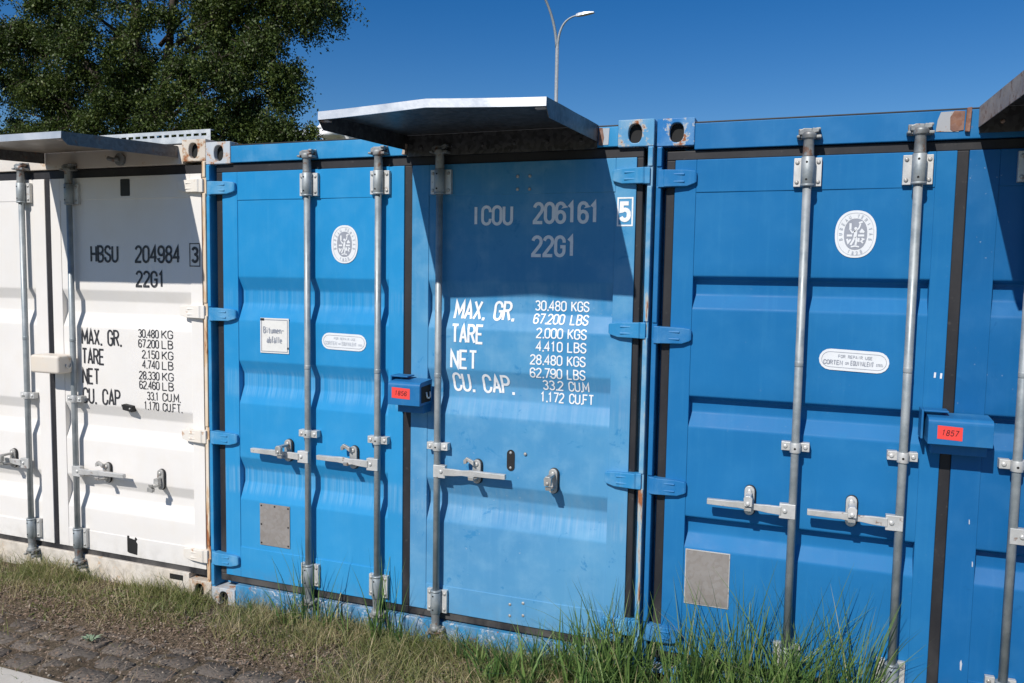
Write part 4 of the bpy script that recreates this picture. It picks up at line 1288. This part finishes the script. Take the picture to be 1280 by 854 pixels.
while y < -.30:
    dp = random.uniform(.13, .155)
    x = -2.3 + random.uniform(0, .15)
    while x < 3.6:
        w = random.uniform(.19, .29)
        cxx, cyy = x + w / 2, y + dp / 2
        h, t = gh(cxx, cyy)
        if t < .9 and not (cxx > 2.3):
            if not used: o = first; used = True
            else:
                o = first.copy(); C.objects.link(o); o.parent = pav
            o.data = random.choice(sm)
            o.location = (cxx, cyy + .6 + random.uniform(-.008, .008), .05 - .029 + random.uniform(-.006, .004))
            o.scale = (w - .008, dp - .006, 1)
            o.rotation_euler = (random.uniform(-.07, .07), random.uniform(-.05, .05), random.uniform(-.08, .08))
        x += w
    y += dp

# =============================================================== grass, litter
def blade_mat(name, g1, g2, dry):
    n = NT(name)
    at = n.n('ShaderNodeAttribute'); at.attribute_name = 'tone'
    col = n.mix(n.ramp(at.outputs['Fac'], 0, .5), g1, g2)
    col = n.mix(n.ramp(at.outputs['Fac'], .55, .95), col, dry)
    n.out(col, .5, None, 0, .4)
    tr = n.n('ShaderNodeBsdfTranslucent'); mx = n.n('ShaderNodeMixShader'); mx.inputs[0].default_value = .25
    n.link(col, tr.inputs[0]); n.link(n.b.outputs[0], mx.inputs[1]); n.link(tr.outputs[0], mx.inputs[2])
    n.link(mx.outputs[0], n.t.nodes['Material Output'].inputs[0])
    return n.m
M_GR = blade_mat('turf_blade', (.10, .145, .036), (.21, .225, .075), (.48, .39, .23))
M_TALL = blade_mat('tall_blade', (.058, .125, .032), (.17, .265, .07), (.38, .36, .18))
M_LIT = blade_mat('dry_litter', (.17, .115, .075), (.30, .21, .15), (.42, .34, .26))

def blades(name, base, ht, wd, bend, tones, mat, seg=4, lean=None):
    n = len(base)
    base = np.asarray(base); ht = np.asarray(ht)[:, None]; wd = np.asarray(wd)[:, None]
    ang = rng.uniform(0, 2 * np.pi, n)
    dirv = np.stack([np.cos(ang), np.sin(ang), np.zeros(n)], 1)
    if lean is not None: dirv = dirv + lean; dirv /= np.maximum(np.linalg.norm(dirv, axis=1)[:, None], .3)
    fa = rng.uniform(0, 2 * np.pi, n); side = np.stack([np.cos(fa), np.sin(fa), np.zeros(n)], 1)
    bd = np.asarray(bend)[:, None]
    rows = []; T = []
    for i in range(seg + 1):
        t = i / seg
        c = base + np.array([0, 0, 1]) * ht * (t - .35 * bd * t * t) + dirv * ht * bd * (t ** 2) * .75 + dirv * ht * .12 * t
        w = wd * (1 - t ** 1.6) * .5 + .0002
        rows.append(c - side * w); rows.append(c + side * w)
    V = np.stack(rows, 1).reshape(-1, 3); K = 2 * (seg + 1)
    b = (np.arange(n) * K)[:, None, None]
    q = np.array([[2 * i, 2 * i + 1, 2 * i + 3, 2 * i + 2] for i in range(seg)])[None]
    F = (b + q).reshape(-1, 4)
    return mesh_np(name, V, F, mat, np.repeat(np.asarray(tones), K))

def scatter(n, x0, x1, y0, y1, dens):
    out = []
    while len(out) < n:
        x = random.uniform(x0, x1); y = random.uniform(y0, y1)
        if random.random() < dens(x, y): out.append((x, y))
    return out
def nz(x, y, s, o=0): return .5 + .5 * noise.noise(Vector((x * s, y * s, o)))
random.seed(21)
# low turf along the verge
def dens(x, y):
    h, t = gh(x, y)
    patch = max(0, min(1, (nz(x, y, 3.5, 9) - .30) * 4))
    near = .45 + .55 * max(0, min(1, (y + .36) / .30))
    right = 1.0 if x > .6 else .75
    return max(t, .05 * (nz(x, y, 6, 2) > .55)) * (.12 + .88 * patch) * right * near
pp = scatter(64000, -2.6, 5.2, -1.05, .01, dens)
bs = []; hs = []; tn = []
for x, y in pp:
    h, t = gh(x, y)
    k1 = nz(x, y, 2.2, 5)
    hh = random.choice((random.uniform(.02, .06), random.uniform(.02, .08), random.uniform(.05, .13))) * (.55 + .9 * k1) * (1.0 if x < .6 else 1.25)
    if y > -.12: hh *= 1.2
    bs.append((x, y, h - .004)); hs.append(hh)
    d = nz(x, y, 4, 33)
    tn.append(min(1, max(0, random.gauss(.36 + (1.6 * max(0, d - .44)) + (.2 if y < -.25 else 0), .24))))
tag(blades('grass', bs, hs, [random.uniform(.0018, .0042) for _ in bs], [random.uniform(.2, 1.4) for _ in bs], tn, M_GR, 3), 'low patchy green and straw coloured turf along the foot of the containers', 'grass', None, 'stuff')
# fine dry stems standing against the doors
pp = scatter(900, -2.4, 2.4, -.22, -.01, lambda x, y: nz(x, y, 2.5, 3) ** 2)
bs = [(x, y, gh(x, y)[0]) for x, y in pp]
tag(blades('dry_grass', bs, [random.uniform(.06, .17) for _ in bs], [random.uniform(.001, .0022) for _ in bs], [random.uniform(.1, .8) for _ in bs], [random.uniform(.55, 1) for _ in bs], M_GR, 4), 'fine dry grass stems standing in front of the container sills', 'dry grass', None, 'stuff')
# tall grass on the right, in tufts
tufts = []
for i in range(150):
    x = random.uniform(1.55, 4.3) if random.random() < .93 else random.uniform(.35, 1.3)
    y = random.uniform(-.34, -.015) if x > 1.4 else random.uniform(-.12, -.02)
    if 1.55 < x < 1.95 and random.random() < .6: continue
    if x > 3.42 and random.random() < .85: continue
    tufts.append((x, y))
tufts += [(2.08, -.1), (2.15, -.2), (2.3, -.1), (2.36, -.18), (2.42, -.12), (2.5, -.1), (2.62, -.2), (2.68, -.1), (2.75, -.24), (2.85, -.2), (2.92, -.15), (3.0, -.2), (3.05, -.3), (3.15, -.25), (3.18, -.12), (3.25, -.2), (3.3, -.3), (2.9, -.3), (3.1, -.1), (2.95, -.08)]
bs = []; hs = []; wd = []; bd = []; tn = []
def prof(x):
    """how tall the stand is, per x"""
    if x < 1.4: return .26
    if x < 2.0: return .17 + .12 * (x - 1.4) / .6
    if x < 2.3: return .30 + .12 * (x - 2.0) / .3
    if x < 2.7: return .50
    if x < 3.38: return .62
    return .26
for x, y in tufts:
    n = random.randint(9, 22) if x > 1.4 else random.randint(4, 9)
    top = prof(x) * random.uniform(.7, 1.3)
    for i in range(n):
        a, r = random.uniform(0, 6.28), abs(random.gauss(0, .035))
        X, Y = x + r * math.cos(a), min(y + r * math.sin(a), -.006)
        bs.append((X, Y, gh(X, Y)[0] - .005)); hs.append(top * random.uniform(.3, 1.0) ** .8); wd.append(random.uniform(.0055, .0125))
        bd.append(random.choice((.08, .15, .25, .4, .6, 1.0)) * random.uniform(.7, 1.2)); tn.append(min(1, max(0, random.gauss(.3, .30))))
for x, z_ in ((.66, .42), (.70, .50), (.60, .34), (.78, .40), (.84, .30), (1.14, .52), (1.12, .46), (1.18, .44), (1.22, .36), (.72, .44), (2.30, .46), (2.42, .44), (2.48, .50), (2.86, .58), (2.84, .62), (2.95, .60), (3.14, .50), (3.20, .56), (3.32, .52), (2.66, .5), (2.14, .34), (3.38, .48), (2.78, .55), (3.06, .45), (2.88, .66), (2.93, .62), (3.22, .62), (3.27, .60), (3.30, .55), (2.26, .48), (2.36, .50), (3.36, .52)):
    for q in range(4):
        bs.append((x + random.uniform(-.03, .03), random.uniform(-.14, -.05), gh(x, -.1)[0])); hs.append(z_ * random.uniform(.95, 1.15)); wd.append(random.uniform(.005, .0085)); bd.append(random.uniform(.03, .35)); tn.append(random.uniform(.05, .5))
tag(blades('tall_grass', bs, hs, wd, bd, tn, M_TALL, 6, lean=np.array([0, -.35, 0])), 'tall green grass blades growing up against the right hand containers', 'tall grass', None, 'stuff')
# broad leaved weeds low in the verge
pp = scatter(2600, -1.8, 4.2, -.62, -.02, lambda x, y: gh(x, y)[1] * max(0, nz(x, y, 3.0, 71) - .45) * 3)
bs = [(x, y, gh(x, y)[0]) for x, y in pp]
tag(blades('weeds', bs, [random.uniform(.02, .05) for _ in bs], [random.uniform(.008, .017) for _ in bs], [random.uniform(.8, 2.2) for _ in bs], [random.uniform(.1, .5) for _ in bs], M_GR, 3), 'small broad leaved weeds spread through the verge', 'weeds', None, 'stuff')
# dry litter lying on the soil and setts
pp = scatter(32000, -2.2, 4.2, -.92, 0, lambda x, y: (.16 + .84 * max(0, 1 - abs(y + .30) / .26)) * (.3 + .7 * nz(x, y, 5, 51)))
n = len(pp)
c = np.array([(x, y, max(gh(x, y)[0], -.036) + .006 + abs(random.gauss(0, .008)) + (.010 if gh(x, y)[1] < .5 else 0)) for x, y in pp])
ang = rng.uniform(0, 6.28, n); d = np.stack([np.cos(ang), np.sin(ang), rng.normal(0, .25, n)], 1)
ln = rng.choice([.006, .010, .02, .035, .055], n, p=[.32, .30, .22, .12, .04])[:, None]; wd = np.where(ln < .012, ln * .8, rng.uniform(.0012, .003, (n, 1)))
sd = np.stack([-np.sin(ang), np.cos(ang), rng.normal(0, .3, n)], 1)
V = np.stack([c - d * ln / 2 - sd * wd / 2, c + d * ln / 2 - sd * wd / 3, c + d * ln / 2 + sd * wd / 2, c - d * ln / 2 + sd * wd / 3], 1).reshape(-1, 3)
tag(mesh_np('leaf_litter', V, np.arange(4 * n).reshape(n, 4), M_LIT, np.repeat(rng.uniform(0, 1, n), 4)), 'brown straw bits and dry leaf crumbs lying between the turf and the setts', 'litter', None, 'stuff')
# broad dead leaves
pp = scatter(520, -2.0, 4.0, -.80, -.03, lambda x, y: .15 + .85 * max(0, 1 - abs(y + .26) / .28))
n = len(pp)
c = np.array([(x, y, gh(x, y)[0] + .010 + abs(random.gauss(0, .008)) + (.012 if gh(x, y)[1] < .5 else 0)) for x, y in pp])
ang = rng.uniform(0, 6.28, n); d = np.stack([np.cos(ang), np.sin(ang), rng.normal(0, .35, n)], 1); sd = np.stack([-np.sin(ang), np.cos(ang), rng.normal(0, .35, n)], 1)
ln = rng.uniform(.014, .038, (n, 1)); wd = ln * rng.uniform(.3, .6, (n, 1)); up = np.array([0, 0, 1]) * wd * rng.uniform(.1, .6, (n, 1))
V = np.stack([c - d * ln / 2, c - d * ln * .1 - sd * wd / 2 + up, c + d * ln / 2, c - d * ln * .1 + sd * wd / 2 + up, c - d * ln * .05], 1).reshape(-1, 3)
F = (np.arange(n) * 5)[:, None, None] + np.array([[0, 1, 4], [1, 2, 4], [2, 3, 4], [3, 0, 4]])[None]
tag(mesh_np('dead_leaves', V, F.reshape(-1, 3), M_LIT, np.repeat(rng.uniform(.2, 1, n), 5)), 'curled brown dead leaves lying on the verge between grass and setts', 'dead leaves', None, 'stuff')
# small pebbles
mb_ = MB(); random.seed(8)
for i in range(260):
    x, y = random.uniform(-1.8, 3.6), random.uniform(-.9, -.1); r = random.uniform(.004, .013)
    h = gh(x, y)[0]; z = h + r * .3 + (.012 if gh(x, y)[1] < .5 else 0)
    vs = [(x + a * r, y + b * r, z + c_ * r * .7) for a, b, c_ in ((1, 0, 0), (-1, .2, 0), (.1, 1, 0), (0, -1, .1), (0, 0, 1), (.1, 0, -1))]
    mb_.add(vs, [(0, 2, 4), (2, 1, 4), (1, 3, 4), (3, 0, 4), (2, 0, 5), (1, 2, 5), (3, 1, 5), (0, 3, 5)], 0, True)
tag(mb_.build('gravel', plain('pebble', (.30, .26, .21), .8, .5, scale=50), None), 'small pale pebbles scattered over the verge and the setts', 'gravel', None, 'stuff')
# little grey green weed growing between the setts
wp = empty('weed_plant', (-.305, -.545, -.03)); tag(wp, 'small pale grey green rosette weed growing between the setts at the lower left', 'plant')
M_W = plain('pale_weed_leaf', (.20, .27, .17), .6, .2)
random.seed(4)
for i in range(11):
    a = i * 2.4; L_ = random.uniform(.035, .065); m = MB()
    ca, sa = math.cos(a), math.sin(a); w = .009
    P = [(0, 0, 0), (ca * L_ * .5 - sa * w, sa * L_ * .5 + ca * w, .028), (ca * L_, sa * L_, .024 + .01 * random.random()), (ca * L_ * .5 + sa * w, sa * L_ * .5 - ca * w, .028), (ca * L_ * .5, sa * L_ * .5, .022)]
    m.add(P, [(0, 1, 4), (1, 2, 4), (2, 3, 4), (3, 0, 4)]); m.build('leaf', M_W, wp)

# small white cloud low in the sky
mb_ = MB(); random.seed(2)
cc = at_y(428, 166, 700)
for i in range(16):
    c_ = cc + Vector((random.gauss(0, 13), random.gauss(0, 14), random.gauss(0, 3))); r_ = random.uniform(5, 9)
    bm = bmesh.new(); bmesh.ops.create_icosphere(bm, subdivisions=3, radius=1)
    vs = []
    for v in bm.verts:
        q = v.co * (1 + .35 * noise.noise(v.co * 2 + Vector((i, 0, 0))) + .15 * noise.noise(v.co * 6))
        vs.append(tuple(c_ + Vector((q.x * r_ * 1.5, q.y * r_, q.z * r_ * .6))))
    mb_.add(vs, [[v.index for v in f.verts] for f in bm.faces], 0, True); bm.free()
tag(mb_.build('cloud', plain('cloud_white', (.85, .86, .88), 1.0, .02), None), None, None, None, 'structure')
